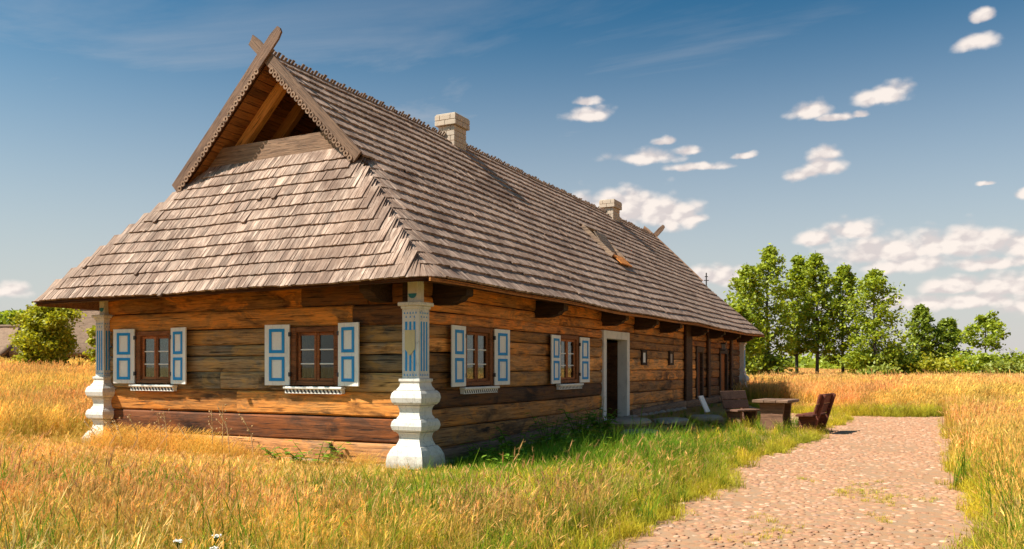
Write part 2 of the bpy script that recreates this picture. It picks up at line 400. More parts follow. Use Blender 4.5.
while y < 20:
    st = .100; x = 1.0+(row % 2)*st/2; row += 1
    while x < 8.0:
        px = x+R.uniform(-.04, .04); py = y+R.uniform(-.035, .035)
        if on_road(px-.05, py) and on_road(px+.05, py) and R.random() < .93-.45*ss(.55, .7, .5+.5*math.sin(px*1.7+py*.9)*math.sin(py*.6-px)):
            d = Vector((px, py, 0))-CAM; dep = d.dot(FWD); lat = d.dot(RGT)
            cand.append((dep, abs(lat)/max(dep, .1), 1.6*F/max(dep, .1)+YH, px, py))
        x += st
    y += .088
vis = sorted([c for c in cand if c[0] > 5 and c[1] < .604 and c[2] < 549])
single = set((c[3], c[4]) for c in vis[:300])
jv = []; jf = []; jt = []
for c in cand:
    k = R.randrange(8); s = R.uniform(.055, .128); a = R.uniform(0, 6.28); e = R.uniform(.85, 1.3); zz = R.uniform(-.009, .002)
    if (c[3], c[4]) in single:
        o = bpy.data.objects.new('cobblestone', CBM[k]); COL.objects.link(o); o.parent = road
        o.location = (c[3], c[4], .006+zz); o.scale = (s*e, s/e**.5, 1); o.rotation_euler = (R.uniform(-.06, .06), R.uniform(-.06, .06), a)
    else:
        b = len(jv); v, f = CB[k]; ca, sa = math.cos(a), math.sin(a); tt = R.random()
        for q in v:
            X, Y = q[0]*s*e, q[1]*s/e**.5
            jv.append((c[3]+X*ca-Y*sa, c[4]+X*sa+Y*ca, .006+zz+q[2]+hills(c[3], c[4]))); jt.append(tt)
        jf += [tuple(i+b for i in q) for q in f]
so_ = mesh_obj('cobblestones', jv, jf, mc, road, True); so_['kind'] = 'stuff'
at2 = so_.data.attributes.new('tint', 'FLOAT', 'POINT'); at2.data.foreach_set('value', jt)

# ------------------------------------------------------------------ the house
HW, HL = 7.0, 24.1                    # x from -HW to 0, y from 0 to HL
OX, OY, ZE, ZR = .84, .93, 2.85, 7.13
KM = (ZR-ZE)/(HW/2+OX)                # main slope
KS = 1.47                             # end slope
VS = .54                              # verge plane behind the end wall
ZV = ZE+(VS+OY)*KS                    # where the verge meets the end slope
ZT = ZE+(.80+OY)*KS                  # top of the end slope
house = empty('log_house', (-3.5, 12, 0))
HO = Vector((3.5, -12, 0))
tag(house, 'long old log cottage with a shingled roof and blue and white shutters', 'house')
def hpart(o, parent=None):            # parts are modelled in world coordinates, the Empty stands at the base
    o.parent = parent or house
    o.matrix_parent_inverse = Matrix.Translation(HO) if parent is None else Matrix.Identity(4)
    return o
def warp(p):
    x, y, z = p
    h = max(0., (z-ZE))/4.3
    if z > 2.5 and x < -3.5: x -= .27*min(1.2, (-3.5-x)/4.3)*max(0, 1-h*1.6)
    z2 = z+.09*(1-y/24)*h-.06*min(1, max(0, -x/7.8))*max(0, 1-h*1.5)*(1 if z > 2.5 else 0)
    z2 += (.018*math.sin(y*.55+x*.4)+.012*math.sin(y*1.3+2)+.01*math.sin(x*1.7))*(1-.5*h)
    return Vector((x, y, z2))

def local(o, Mb):                      # give a piece its own axes, so that its grain runs along it
    Mi = Mb.inverted()
    for v in o.data.vertices: v.co = Mi @ v.co
    o.data.update(); o.matrix_basis = Mb; return o

# --- walls of hewn logs
def log_mesh(length, h, th, seed, notch=0):
    r = random.Random(seed); n = max(2, int(length/.55)); v = []; f = []
    b = min(.035, h*.16)
    prof = [(-th, 0), (-b*.8, 0), (-.006, b*.7), (0, h*.35), (.004, h*.65), (-.006, h-b*.7), (-b*.8, h), (-th, h)]
    w1 = r.uniform(0, 6); w2 = r.uniform(.6, 1.4)
    for i in range(n+1):
        x = length*i/n
        off = .010*math.sin(w1+x*w2)+r.uniform(-.007, .007); up = .010*math.sin(w1*2+x*w2*.7)+r.uniform(-.004, .004)
        for (d, z) in prof: v.append((x, -(d+off*(1 if d > -th else 0)), z+(up if 0 < z < h else up*.7)))
    m = len(prof)
    for i in range(n):
        for k in range(m): f.append((i*m+k, (i+1)*m+k, (i+1)*m+(k+1) % m, i*m+(k+1) % m))
    f.append(tuple(range(m))); f.append(tuple(n*m+k for k in range(m-1, -1, -1)))
    return v, f
def wall(name, origin, direction, length, rows, openings, tints, splits={}):
    """rows: z boundaries; openings (a0,a1,z0,z1) along the wall; the wall mesh is the moss-and-clay filling behind the logs"""
    ex = Vector(direction); ez = Vector((0, 0, 1)); ey = ez.cross(ex)          # ey points into the house
    Mw = frame_M(Vector(origin), ex, ey, ez)
    fill = MB(); logs = []
    cuts = sorted(set([0, length]+[a for o in openings for a in o[:2]]))
    for ri, (z0, z1) in enumerate(rows):
        zc = (z0+z1)/2
        spans = [(0, length)]
        for (a0, a1, o0, o1) in openings:
            if o0-.02 < zc < o1+.02:
                nsp = []
                for (s, e) in spans:
                    if a1 <= s or a0 >= e: nsp.append((s, e)); continue
                    if a0 > s: nsp.append((s, a0))
                    if a1 < e: nsp.append((a1, e))
                spans = nsp
        for (s, e) in spans:
            fill.box(s, e, .07, .24, z0-.004, z1+.004, Mw)
            # long timbers are pieced together
            cs = [s]+[q for q in splits.get(ri, ()) if s+.3 < q < e-.3]+[e]; parts = [(cs[i]+(.004 if i else 0), cs[i+1]) for i in range(len(cs)-1)]
            while parts[-1][1]-parts[-1][0] > 8.5:
                a, b_ = parts.pop(); c_ = a+R.uniform(4.5, 7.5); parts += [(a, c_), (c_+.004, b_)]
            for (a, b_) in parts: logs.append((ri, a, b_, z0, z1))
    wo = hpart(fill.build(name, M['dark_wood']))
    for i, (ri, a, b_, z0, z1) in enumerate(logs):
        v, f = log_mesh(b_-a, z1-z0-.012, .15, R.random())
        me = bpy.data.meshes.new('log'); me.from_pydata(v, [], f); me.update(); me.materials.append(M['log'])
        o = bpy.data.objects.new('log', me); COL.objects.link(o); o.parent = wo
        o.matrix_local = Mw @ Matrix.Translation((a, R.uniform(-.012, .008), z0+.006))
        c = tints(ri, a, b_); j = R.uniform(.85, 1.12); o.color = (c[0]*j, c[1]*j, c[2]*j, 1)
    return wo
GR = [(.06, .40), (.40, .80), (.80, 1.20), (1.20, 1.52), (1.52, 1.80), (1.80, 1.99), (1.99, 2.27), (2.27, 2.60), (2.60, 2.95)]
GT = [(1.25, .90, .68), (.42, .22, .14), (1.6, .98, .42), (1.12, 1.14, 1.10), (1.28, 1.26, 1.16), (1.15, 1.10, .98), (.95, .86, .70), (1.75, 1.12, .48), (1.6, .98, .40)]
wall('wall', (-HW, 0, 0), (1, 0, 0), HW, GR, [(.82, 1.74, 1.20, 2.27), (4.56, 5.54, 1.20, 2.27)], lambda r, a, b: (.42, .26, .15) if (r == 8 and a > 4.5) or (r == 7 and a > 5.7) else tuple(q*w_ for q, w_ in zip(GT[r], R.choice(((1, 1, 1), (1.15, 1.08, .95), (.62, .68, .74), (.9, .95, 1)) if 2 < r < 7 else ((1, 1, 1),)))), {8: (4.75, 6.1), 7: (5.8,), 2: (3.3,), 0: (5.4,), 3: (2.9,)})
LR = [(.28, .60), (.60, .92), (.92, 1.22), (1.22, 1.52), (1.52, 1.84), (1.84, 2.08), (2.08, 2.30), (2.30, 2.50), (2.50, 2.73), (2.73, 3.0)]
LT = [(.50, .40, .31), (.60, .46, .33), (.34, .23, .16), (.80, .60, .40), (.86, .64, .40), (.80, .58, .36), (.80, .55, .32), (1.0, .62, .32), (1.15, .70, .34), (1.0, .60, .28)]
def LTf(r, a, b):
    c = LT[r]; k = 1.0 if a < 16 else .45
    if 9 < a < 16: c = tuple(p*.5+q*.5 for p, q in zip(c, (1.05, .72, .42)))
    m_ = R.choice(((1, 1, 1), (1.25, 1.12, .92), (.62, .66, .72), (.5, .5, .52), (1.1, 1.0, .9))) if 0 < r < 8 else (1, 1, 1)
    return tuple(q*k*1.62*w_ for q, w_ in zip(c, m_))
LO = [(1.47, 2.49, 1.22, 2.30), (5.52, 6.59, 1.22, 2.30), (8.17, 10.09, .0, 2.50), (17.0, 17.9, .2, 2.30), (20.4, 21.7, .2, 2.30)]
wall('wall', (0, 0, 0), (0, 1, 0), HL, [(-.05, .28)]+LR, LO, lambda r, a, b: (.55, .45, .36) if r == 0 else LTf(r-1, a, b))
bw = MB(); bw.box(-HW, -HW+.2, .18, HL, 0, 3.0); bw.box(-HW+.0, 0, HL, HL+.18, 0, 3.0)
hpart(bw.build('rear_wall', M['log']))
fl = MB(); fl.box(-HW+.2, -.3, .3, HL, .1, .2); hpart(fl.build('floor', M['dark_wood']))
cei = MB(); cei.box(-HW+.1, -.05, .05, HL-.05, 2.99, 3.03); hpart(cei.build('ceiling', M['dark_wood']))

# sill beam along the long side, climbing with the bank
for (a, b, za, zb) in ((.45, 7.95, .02, .17), (10.15, 15.4, .24, .30), (15.5, 24.0, .30, .33)):
    v, f = log_mesh(b-a, .24, .26, a); sh = (zb-za)/(b-a)
    v = [(q[0], q[1]+.0, q[2]+za+sh*q[0]) for q in v]
    o = mesh_obj('sill_beam', v, f, M['grey_wood']); hpart(o); o.matrix_parent_inverse = Matrix.Translation(HO) @ frame_M(Vector((.13, a, 0)), Vector((0, 1, 0)), Vector((-1, 0, 0)), Vector((0, 0, 1)))
    o.color = (.66, .52, .42, 1)
def stone_mesh(seed, sx_, sy_, sz_):
    r = random.Random(seed); v = []; f = []; n = 9; ph = [r.uniform(.82, 1.12) for _ in range(n)]
    prof = ((.86, -.5), (1.0, -.1), (.97, .22), (.80, .44), (.45, .5))
    for (k, z) in prof:
        for i in range(n):
            a = 2*math.pi*i/n; q = ph[i]*k*r.uniform(.96, 1.04)
            v.append((math.cos(a)*q*sx_/2, math.sin(a)*q*sy_/2, z*sz_+r.uniform(-.03, .03)*sz_))
    for g in range(len(prof)-1):
        for i in range(n): f.append((g*n+i, g*n+(i+1) % n, (g+1)*n+(i+1) % n, (g+1)*n+i))
    f.append(tuple((len(prof)-1)*n+i for i in range(n)))
    return v, f
fo = MB(); fo.box(-HW+.05, -.02, .03, .4, -.1, .08); fo.box(-.4, .0, .03, HL-.1, -.1, .25)
found = hpart(fo.build('foundation', M['mortar']))
x = -HW+.2
while x < -.3:
    w = R.uniform(.35, .75); v, f = stone_mesh(x, w*1.08, .42, .26)
    o = mesh_obj('stone', v, f, M['stone'], found, True); o.location = (x+w/2, .06, -.07); x += w
y = .35
while y < 15:
    w = R.uniform(.35, .8); v, f = stone_mesh(y, .46, w*1.08, .30)
    o = mesh_obj('stone', v, f, M['stone'], found, True); o.location = (.05, y+w/2, -.05+.26*ss(1, 11, y)); y += w

# --- windows, shutters
def window(Mw, w, h, curtain=True):
    """local x along the wall, y into the house, z up; origin at the opening's lower left"""
    fr = MB(); b = .09
    fr.bbox(-.03, b, -.035, .13, 0, h); fr.bbox(w-b, w+.03, -.035, .13, 0, h)
    fr.bbox(b+.002, w-b-.002, -.034, .128, h-b, h); fr.bbox(b+.002, w-b-.002, -.034, .128, 0, .07)
    win = MB(); win.v = fr.v; win.f = fr.f
    wo = hpart(MB().add([Mw @ v for v in fr.v], fr.f).build('window', M['frame_wood'])); wo.color = (1.3, 1.1, .9, 1)
    iw = (w-2*b)/2; c0 = .07; c1 = h-b
    for k in range(2):
        x0 = b+k*iw+.004; x1 = b+(k+1)*iw-.004; sa = MB(); q = .05
        sa.bbox(x0, x0+q, .015, .06, c0, c1, .006, Mw); sa.bbox(x1-q, x1, .015, .06, c0, c1, .006, Mw)
        sa.bbox(x0+q, x1-q, .017, .058, c0, c0+q, .006, Mw); sa.bbox(x0+q, x1-q, .017, .058, c1-q, c1, .006, Mw)
        o = hpart(sa.build('casement', M['frame_wood']), wo); o.color = (1.9, 1.5, 1.2, 1)
        gh = (c1-c0-2*q)/3
        for r in range(3):
            z0 = c0+q+r*gh
            if r:
                mb = MB(); mb.bbox(x0+q, x1-q, .02, .055, z0-.011, z0+.011, .004, Mw); hpart(mb.build('glazing_bar', M['white']), wo)
            gp = MB(); gp.box(x0+q-.004, x1-q+.004, .036, .040, z0+(.011 if r else 0), z0+gh-(.011 if r < 2 else 0), Mw)
            hpart(gp.build('pane', M['glass']), wo)
    # lace curtain hanging in waves behind the lower panes
    cv = []; cf = []; nn = 40
    for i in range(nn+1):
        X = b+(w-2*b)*i/nn; Y = .17+.02*math.sin(i*1.1)
        cv += [Mw @ Vector((X, Y, .08)), Mw @ Vector((X, Y+.004, h*(.32 if curtain else .25)))]
    for i in range(nn): cf.append((2*i, 2*i+2, 2*i+3, 2*i+1))
    hpart(mesh_obj('curtain', cv, cf, M['lace']), wo)
    bk = MB(); bk.box(-.1, w+.1, .75, .77, -.2, h+.2, Mw); hpart(bk.build('room_shade_sheet', M['dark']), wo)  # black sheet behind the panes; its colour stands in for the room's shade
    sb = MB(); sb.bbox(-.12, w+.12, -.12, .0, -.06, -.02, .008, Mw); sb.box(-.10, w+.10, -.085, -.0, -.135, -.06, Mw)
    hpart(sb.build('sill', M['white']), wo)
    st = MB(); n = int((w+.2)/.075)
    for i in range(n):
        x0 = -.10+(w+.2)*i/n; e = (w+.2)/n
        st.prism([(x0+.006, -.07), (x0+e*.5, -.07), (x0+e-.006, -.125), (x0+e*.5-.006, -.125)], 1, -.0885, -.086)
    st.v = [Mw @ v for v in st.v]; hpart(st.build('sill_pattern', M['iron']), wo)
    return wo
def shutter(Mw, hinge_x, side, w, h, z0, ang):
    """side -1 hangs left of the hinge, +1 right; the free edge stands off the wall by ang"""
    Ms = Mw @ Matrix.Translation((hinge_x, -.045, z0)) @ Matrix.Rotation(-side*ang, 4, 'Z')
    bo = MB(); x0, x1 = (0, w) if side > 0 else (-w, 0)
    nb = 3
    for i in range(nb):
        a = x0+(x1-x0)*i/nb; b = x0+(x1-x0)*(i+1)/nb; bo.bbox(a+.0008, b-.0008, -.028, 0, 0, h, .004, Ms)
    so2 = hpart(bo.build('shutter', M['white']))
    for (za, zb) in ((h*.07, h*.47), (h*.53, h*.93)):
        fm = MB(); a = x0+.19*w; b = x1-.19*w; q = .052
        fm.bbox(a, a+q, -.040, -.0285, za, zb, .004, Ms); fm.bbox(b-q, b, -.040, -.0285, za, zb, .004, Ms)
        fm.bbox(a+q, b-q, -.0395, -.0285, za, za+q, .004, Ms); fm.bbox(a+q, b-q, -.0395, -.0285, zb-q, zb, .004, Ms)
        hpart(fm.build('blue_moulding', M['blue']), so2)
    for zz in (.15, h-.2):
        hg = MB(); hg.box(-.02, .02, -.034, -.0, zz, zz+.07, Ms); hpart(hg.build('hinge', M['iron']), so2)
MG = frame_M(Vector((-HW, 0, 0)), Vector((1, 0, 0)), Vector((0, 1, 0)), Vector((0, 0, 1)))
ML = frame_M(Vector((0, 0, 0)), Vector((0, 1, 0)), Vector((-1, 0, 0)), Vector((0, 0, 1)))
for Mw, a0, a1, z0, z1, cu, an in ((MG, .82, 1.74, 1.30, 2.27, True, (.16, .20)), (MG, 4.56, 5.54, 1.30, 2.27, True, (.13, .20)), (ML, 1.47, 2.49, 1.28, 2.30, False, (.10, .05)), (ML, 5.52, 6.59, 1.26, 2.30, False, (.07, .02))):
    window(Mw @ Matrix.Translation((a0, 0, z0)), a1-a0, z1-z0, cu)
    for sd, hx, a in ((-1, a0-.02, an[0]), (1, a1+.02, an[1])):
        shutter(Mw, hx, sd, .49 if Mw is MG else .55, 1.02, z0-.005, a)

# --- doors
def door(a0, a1, z0, z1, frame_mat, leaf, fw=.2, rev=.22):
    d = MB(); Mw = ML
    d.bbox(a0, a0+fw, -.05, rev, z0, z1, .01, Mw); d.bbox(a1-fw, a1, -.05, rev, z0, z1, .01, Mw); d.bbox(a0+fw+.001, a1-fw-.001, -.048, rev-.004, z1-.2, z1-.002, .01, Mw)
    do = hpart(d.build('door', frame_mat))
    th = MB(); th.bbox(a0-.05, a1+.05, -.16, rev, z0-.14, z0-.002, .015, Mw); o = hpart(th.build('threshold', M['grey_wood']), do); o.color = (.6, .55, .5, 1)
    if leaf == 'open':
        Mo = Mw @ Matrix.Translation((a1-fw, rev, z0)) @ Matrix.Rotation(math.radians(-100), 4, 'Z')
        w = a1-a0-2*fw
        for i in range(5):
            b = MB(); b.bbox(-w+w*i/5+.003, -w+w*(i+1)/5-.003, 0, .035, .02, z1-z0-.25, .005, Mo); o = hpart(b.build('plank', M['frame_wood']), do)
    else:
        w = a1-a0-2*fw; n = max(3, int(w/.16))
        for i in range(n):
            b = MB(); b.bbox(a0+fw+w*i/n+.003, a0+fw+w*(i+1)/n-.003, .05, .085, z0, z1-.2, .005, Mw); o = hpart(b.build('plank', leaf), do); o.color = (1.0, .8, .7, 1)
        hh = MB(); hh.tube([Mw @ Vector((a0+fw+.1, .02, z0+.9)), Mw @ Vector((a0+fw+.1, .02, z0+1.05))], .012); hpart(hh.build('handle', M['iron']), do)
    return do
M['doorwhite'] = paint('worn_white_frame', (.74, .69, .61), .6, (.30, .25, .2), .7, 5)
door(8.17, 10.09, .27, 2.50, M['doorwhite'], 'open', .2)
door(17.0, 17.9, .34, 2.30, M['dark_wood'], M['frame_wood'], .12)
door(20.4, 21.7, .36, 2.30, M['dark_wood'], M['orange_wood'], .16)
for y0 in (15.5, 18.45, 22.1):
    b = MB(); b.bbox(.02, .10, y0, y0+(.75 if y0 == 15.5 else .30), .32, 2.95, .02); o = hpart(b.build('wall_post', M['dark_wood'])); o.color = (1.1, .9, .7, 1)
for y0, m_ in ((11.15, 'white'), (13.8, 'mortar')):
    b = MB(); Mq = ML @ Matrix.Translation((y0, 0, 1.66))
    b.bbox(0, .08, -.05, .02, 0, .42, .006, Mq); b.bbox(.36, .44, -.05, .02, 0, .42, .006, Mq); b.bbox(.08, .36, -.048, .02, .34, .42, .006, Mq); b.bbox(.08, .36, -.048, .02, 0, .07, .006, Mq)
    fr = hpart(b.build('notice_frame', M['dark_wood'])); q = MB(); q.box(.08, .36, -.025, -.018, .07, .34, Mq); hpart(q.build('notice_panel', M[m_]), fr)
# lantern by the far door
b = MB(); b.tube([(.03, 20.0, 2.55), (.22, 20.0, 2.58), (.26, 20.0, 2.50)], .012); b.bbox(.17, .35, 19.91, 20.09, 2.20, 2.24, .01); b.bbox(.16, .36, 19.9, 20.1, 2.44, 2.5, .02)
for dx, dy in ((.18, 19.92), (.33, 19.92), (.18, 20.07), (.33, 20.07)): b.box(dx, dx+.012, dy, dy+.012, 2.24, 2.44)
ln = hpart(b.build('wall_lantern', M['iron'])); q = MB(); q.bbox(.2, .32, 19.94, 20.06, 2.245, 2.435, .01); hpart(q.build('lantern_glass', M['lace']), ln)

# --- corner posts with turned-looking limewashed feet
PROF = [(.05, .17), (.06, .18), (.15, .18), (.25, .167), (.33, .132), (.385, .095), (.392, .075), (.40, .068), (.46, .042), (.52, .03), (.58, .044), (.602, .07), (.612, .088), (.64, .112), (.70, .128), (.76, .118), (.80, .09), (.812, .065),
        (.86, .035), (.92, .028), (.98, .04), (1.012, .062), (1.022, .085), (1.06, .116), (1.13, .132), (1.20, .118), (1.24, .086), (1.25, .07), (1.30, .035), (1.36, .02), (1.385, .04), (1.42, .04), (1.43, .0)]
def groove(p):
    out = []
    for i, (z, e) in enumerate(p):
        out.append((z, e))
        if any(abs(z-q) < .002 for q in (.385, .602, .80, 1.012, 1.24)): out += [(z+.002, e-.030), (z+.008, e-.030)]
    return out
PROF = groove(PROF)
def corner_post(cx, cy, dirx, diry, h=.15, shield=True):
    v = []; f = []
    for (z, e) in PROF:
        for (i, j) in ((-1, -1), (1, -1), (1, 1), (-1, 1)): v.append((cx+i*(h+e), cy+j*(h+e), z))
    for g in range(len(PROF)-1):
        for i in range(4): f.append((g*4+i, g*4+(i+1) % 4, g*4+4+(i+1) % 4, g*4+4+i))
    f.append((3, 2, 1, 0))
    mb = MB(); mb.add(v, f); mb.box(cx-h, cx+h, cy-h, cy+h, 1.43, 2.50)
    mb.bbox(cx-h-.02, cx+h+.02, cy-h-.02, cy+h+.02, 2.50, 2.54, .008); mb.bbox(cx-h-.055, cx+h+.055, cy-h-.055, cy+h+.055, 2.541, 2.60, .01)
    mb.bbox(cx-h*.62, cx+h*.62, cy-h*.62, cy+h*.62, 2.601, 2.97, .008)
    po = hpart(mb.build('corner_post', M['plaster']))
    for face in range(2):
        if face == 0: Mf = frame_M(Vector((cx-h, cy+diry*h, 0)), Vector((1, 0, 0)), Vector((0, -diry, 0)), Vector((0, 0, 1)))
        else: Mf = frame_M(Vector((cx+dirx*h, cy-h, 0)), Vector((0, 1, 0)), Vector((-dirx, 0, 0)), Vector((0, 0, 1)))
        for i in range(3):
            s = MB(); a = (.055+i*.075)*h/.15; s.bbox(a, a+.036*h/.15, -.006, .004, 1.54, 2.30, .003, Mf); hpart(s.build('blue_stripe', M['blue']), po)
        dts = MB()
        for zz in (1.47, 2.36, 2.42):
            for i in range(5 if zz != 2.36 else 3):
                a = (.03+i*.052 if zz != 2.36 else .06+i*.075)*h/.15; dts.prism([(a, zz), (a+.026*h/.15, zz), (a+.013*h/.15, zz+.03)], 1, -.005, .002)
        for zz in (2.545, 1.392):
            pass
        dts.v = [Mf @ p_ for p_ in dts.v]; hpart(dts.build('blue_dots', M['blue']), po)
        if face == 0:
            if shield: s = MB(); s.prism([(.06, 1.88), (.15, 1.78), (.24, 1.88), (.24, 2.17), (.06, 2.17)], 1, -.02, -.007); s.v = [Mf @ p_ for p_ in s.v]; hpart(s.build('shield', M['yellow']), po)
            s = MB(); pts = [(h+.075*math.cos(a)*h/.15, 2.735+.075*math.sin(a)) for a in [math.pi+math.pi*i/10 for i in range(11)]]
            s.prism(pts, 1, h-h*.62-.008, h-h*.62+.004); s.v = [Mf @ p_ for p_ in s.v]; hpart(s.build('blue_half_disc', M['teal']), po)
    return po
corner_post(.02, -.02, 1, -1); corner_post(-HW-.07, -.02, 1, -1, .115, False); corner_post(.02, HL+.10, 1, 1)

# --- brackets and eaves
def bracket(Mb, l=.62):
    b = MB(); pts = [(-.25, 0), (l*.35, 0), (l*.5, -.0), (l*.62, .03), (l*.78, .05), (l*.86, .11), (l*.98, .13), (l, .17), (l, .34), (-.25, .34)]
    b.prism(pts, 1, -.11, .11); b.v = [Mb @ v for v in b.v]; o = hpart(b.build('bracket', M['dark_wood'])); o.color = (.9, .8, .7, 1)
for y0 in (.62, 4.5, 8.25, 10.7, 13.0, 16.2, 18.6, 21.2, 23.6):
    bracket(frame_M(Vector((0, y0, 2.60)), Vector((1, 0, 0)), Vector((0, 1, 0)), Vector((0, 0, 1))))
for x0 in (-.55,):
    bracket(frame_M(Vector((x0, 0, 2.62)), Vector((0, -1, 0)), Vector((1, 0, 0)), Vector((0, 0, 1))), .55)
for mb, nm in ((MB().bbox(.52, .74, -.60, HL+.6, 2.84, 2.96, .01), 'eave_beam'), (MB().bbox(-HW-.5, .5, -.74, -.60, 2.84, 2.95, .01), 'eave_beam')):
    mb.v = [warp(v) for v in mb.v]; o = hpart(mb.build(nm, M['dark_wood'])); o.color = (1.4, 1.1, .8, 1)
mb = MB()
n = 40
for i in range(n):
    y0 = -.86+(HL+1.72)*i/n; y1 = -.86+(HL+1.72)*(i+1)/n; mb.box(OX-.05, OX-.025, y0, y1, ZE-.04, ZE+.012)
mb.v = [warp(v) for v in mb.v]; o = hpart(mb.build('eave_board', M['orange_wood'])); o.color = (.7, .6, .5, 1)

# --- roof: rows of shingles following rounded hips
def row_half(z): return HW/2+OX-(z-ZE)/KM
XC = -HW/2
SU = Vector((0, 1/math.hypot(1, KS), KS/math.hypot(1, KS)))        # up the near end slope
MU = Vector((-1/math.hypot(1, KM), 0, KM/math.hypot(1, KM)))       # up the right slope
def bez(p0, p1, p2, t): return p0*(1-t)**2+p1*2*t*(1-t)+p2*t*t
def row_path(z, step=.05):
    """polyline of (point, up, fan) for the courses at height z: list of runs"""
    h = row_half(z); yn = -OY+(z-ZE)/KS; yf = HL+OY-(z-ZE)/KS
    UR, UL, UN, UF = MU, Vector((-MU.x, 0, MU.z)), SU, Vector((0, -SU.y, SU.z))
    def line(a, b, u):
        n = max(1, int((b-a).length/step)); return [(a.lerp(b, i/n), u, 1.0) for i in range(n+1)]
    def arc(a, c, b, u0, u1, n=14):
        e0, e1 = u0/u0.z, u1/u1.z; uh = e0+e1-Vector((0, 0, 1)); l0 = Vector((e0.x, e0.y, 0)).length; l1 = Vector((e1.x, e1.y, 0)).length; out = []
        for i in range(1, n):
            t = i/n; tg = ((c-a)*(1-t)+(b-c)*t).normalized(); out.append((bez(a, c, b, t), (uh+tg*(l1*(1-t)-l0*t)).normalized(), .62))
        return out
    V = lambda x, y: Vector((x, y, z))
    r = .42
    if z <= ZV-.02:
        run = line(V(XC-h+r, yn), V(XC+h-r, yn), UN)+arc(V(XC+h-r, yn), V(XC+h, yn), V(XC+h, yn+r), UN, UR)
        run += line(V(XC+h, yn+r), V(XC+h, yf-r), UR)+arc(V(XC+h, yf-r), V(XC+h, yf), V(XC+h-r, yf), UR, UF)
        run += line(V(XC+h-r, yf), V(XC-h+r, yf), UF)+arc(V(XC-h+r, yf), V(XC-h, yf), V(XC-h, yf-r), UF, UL)
        run += line(V(XC-h, yf-r), V(XC-h, yn+r), UL)+arc(V(XC-h, yn+r), V(XC-h, yn), V(XC-h+r, yn), UL, UN)
        run.append(run[0]); return [run]
    runs = [line(V(XC+h, VS), V(XC+h, HL-VS), UR), line(V(XC-h, HL-VS), V(XC-h, VS), UL)]
    h2 = row_half(z+.40)
    if z < ZT-.1:
        runs += [line(V(XC-h2, yn), V(XC+h2, yn), UN), line(V(XC+h2, yf), V(XC-h2, yf), UF)]
    return runs
DZ = .2045; NROW = int((ZR-ZE)/DZ)
# deck under the shingles
dk = MB()
def strip(A, B):
    b = len(dk.v); dk.v += A+B; n = len(A)
    dk.f += [(b+i, b+i+1, b+n+i+1, b+n+i) for i in range(n-1)]
def deck_pt(p, u, off):
    nrm = Vector((u.x, u.y, 0)).normalized(); nn_ = (Vector((0, 0, 1))*math.hypot(u.x, u.y)-nrm*u.z); return warp(p)-nn_*off
zs = list(np.linspace(ZE, ZV-.02, 9))
for off in (.02, .055):
    prev = None
    for z in zs:
        cur = [deck_pt(p, u, off) for (p, u, _) in row_path(z, .5)[0]]
        # rows shrink upwards: resample on the same parameter count
        N = 160; L = [0]
        for i in range(1, len(cur)): L.append(L[-1]+(cur[i]-cur[i-1]).length)
        # parameterise by side so that corners line up
        cur2 = []
        h = row_half(z); yn = -OY+(z-ZE)/KS; yf = HL+OY-(z-ZE)/KS; r = .62
        rp = row_path(z, 1e9)[0]
        for k in range(len(rp)): cur2.append(deck_pt(rp[k][0], rp[k][1], off))
        if prev: strip(prev, cur2)
        prev = cur2
    for sgn in (1, -1):
        for (z0, z1, y0, y1) in ((ZV-.02, ZR+.01, VS, HL-VS),):
            A = []; B = []
            for i in range(25):
                y = y0+(y1-y0)*i/24; u = MU if sgn > 0 else Vector((-MU.x, 0, MU.z))
                A.append(deck_pt(Vector((XC+sgn*row_half(z0), y, z0)), u, off)); B.append(deck_pt(Vector((XC+sgn*row_half(z1), y, z1)), u, off))
            strip(A, B)
    for end in (0, 1):
        A = []; B = []; u = SU if not end else Vector((0, -SU.y, SU.z))
        for i in range(9):
            for L_, z in ((A, ZV-.02), (B, ZT)):
                h = row_half(z)-.03; yy = -OY+(z-ZE)/KS if not end else HL+OY-(z-ZE)/KS
                L_.append(deck_pt(Vector((XC-h+2*h*i/8, yy, z)), u, off))
        strip(A, B)
roof = hpart(dk.build('roof', M['dark_wood'])); roof.color = (1.6, 1.1, .7, 1)

items = []       # (8 corners, uv seed, tint)
def shingle(p, t, u, w, fan, ln, row):
    n = t.cross(u).normalized()
    if n.z < 0: n = -n
    roll = R.uniform(.001, .008); lift = R.uniform(.004, .009); sk = R.uniform(-.008, .008); dn = R.uniform(-.010, .008)
    th = R.uniform(.030, .038); w2 = w*1.0
    if fan < 1: th *= .55; lift = .003; roll = 0; sk = 0; dn *= .3
    elif R.random() < .006: lift += .02; dn -= .05
    q = []
    for (along, hb, ht, wf) in ((dn, .018+lift, .018+lift+th, 1), (ln, -.004, .004, fan)):
        for s in (-.5, .5):
            base = p+t*(s*w2*wf+sk*along/ln)+u*along
            r_ = roll*(1 if s > 0 else 0)*(1 if along < .1 else .2)
            q.append((warp(base)+n*(hb+r_*.6), warp(base)+n*(ht+r_)))
    (b0, t0), (b1, t1), (b2, t2), (b3, t3) = q
    items.append(([b0, b1, b3, b2, t0, t1, t3, t2], (R.uniform(0, 40), R.uniform(0, 40), w, ln), R.random()*.75+.25*R.random()))
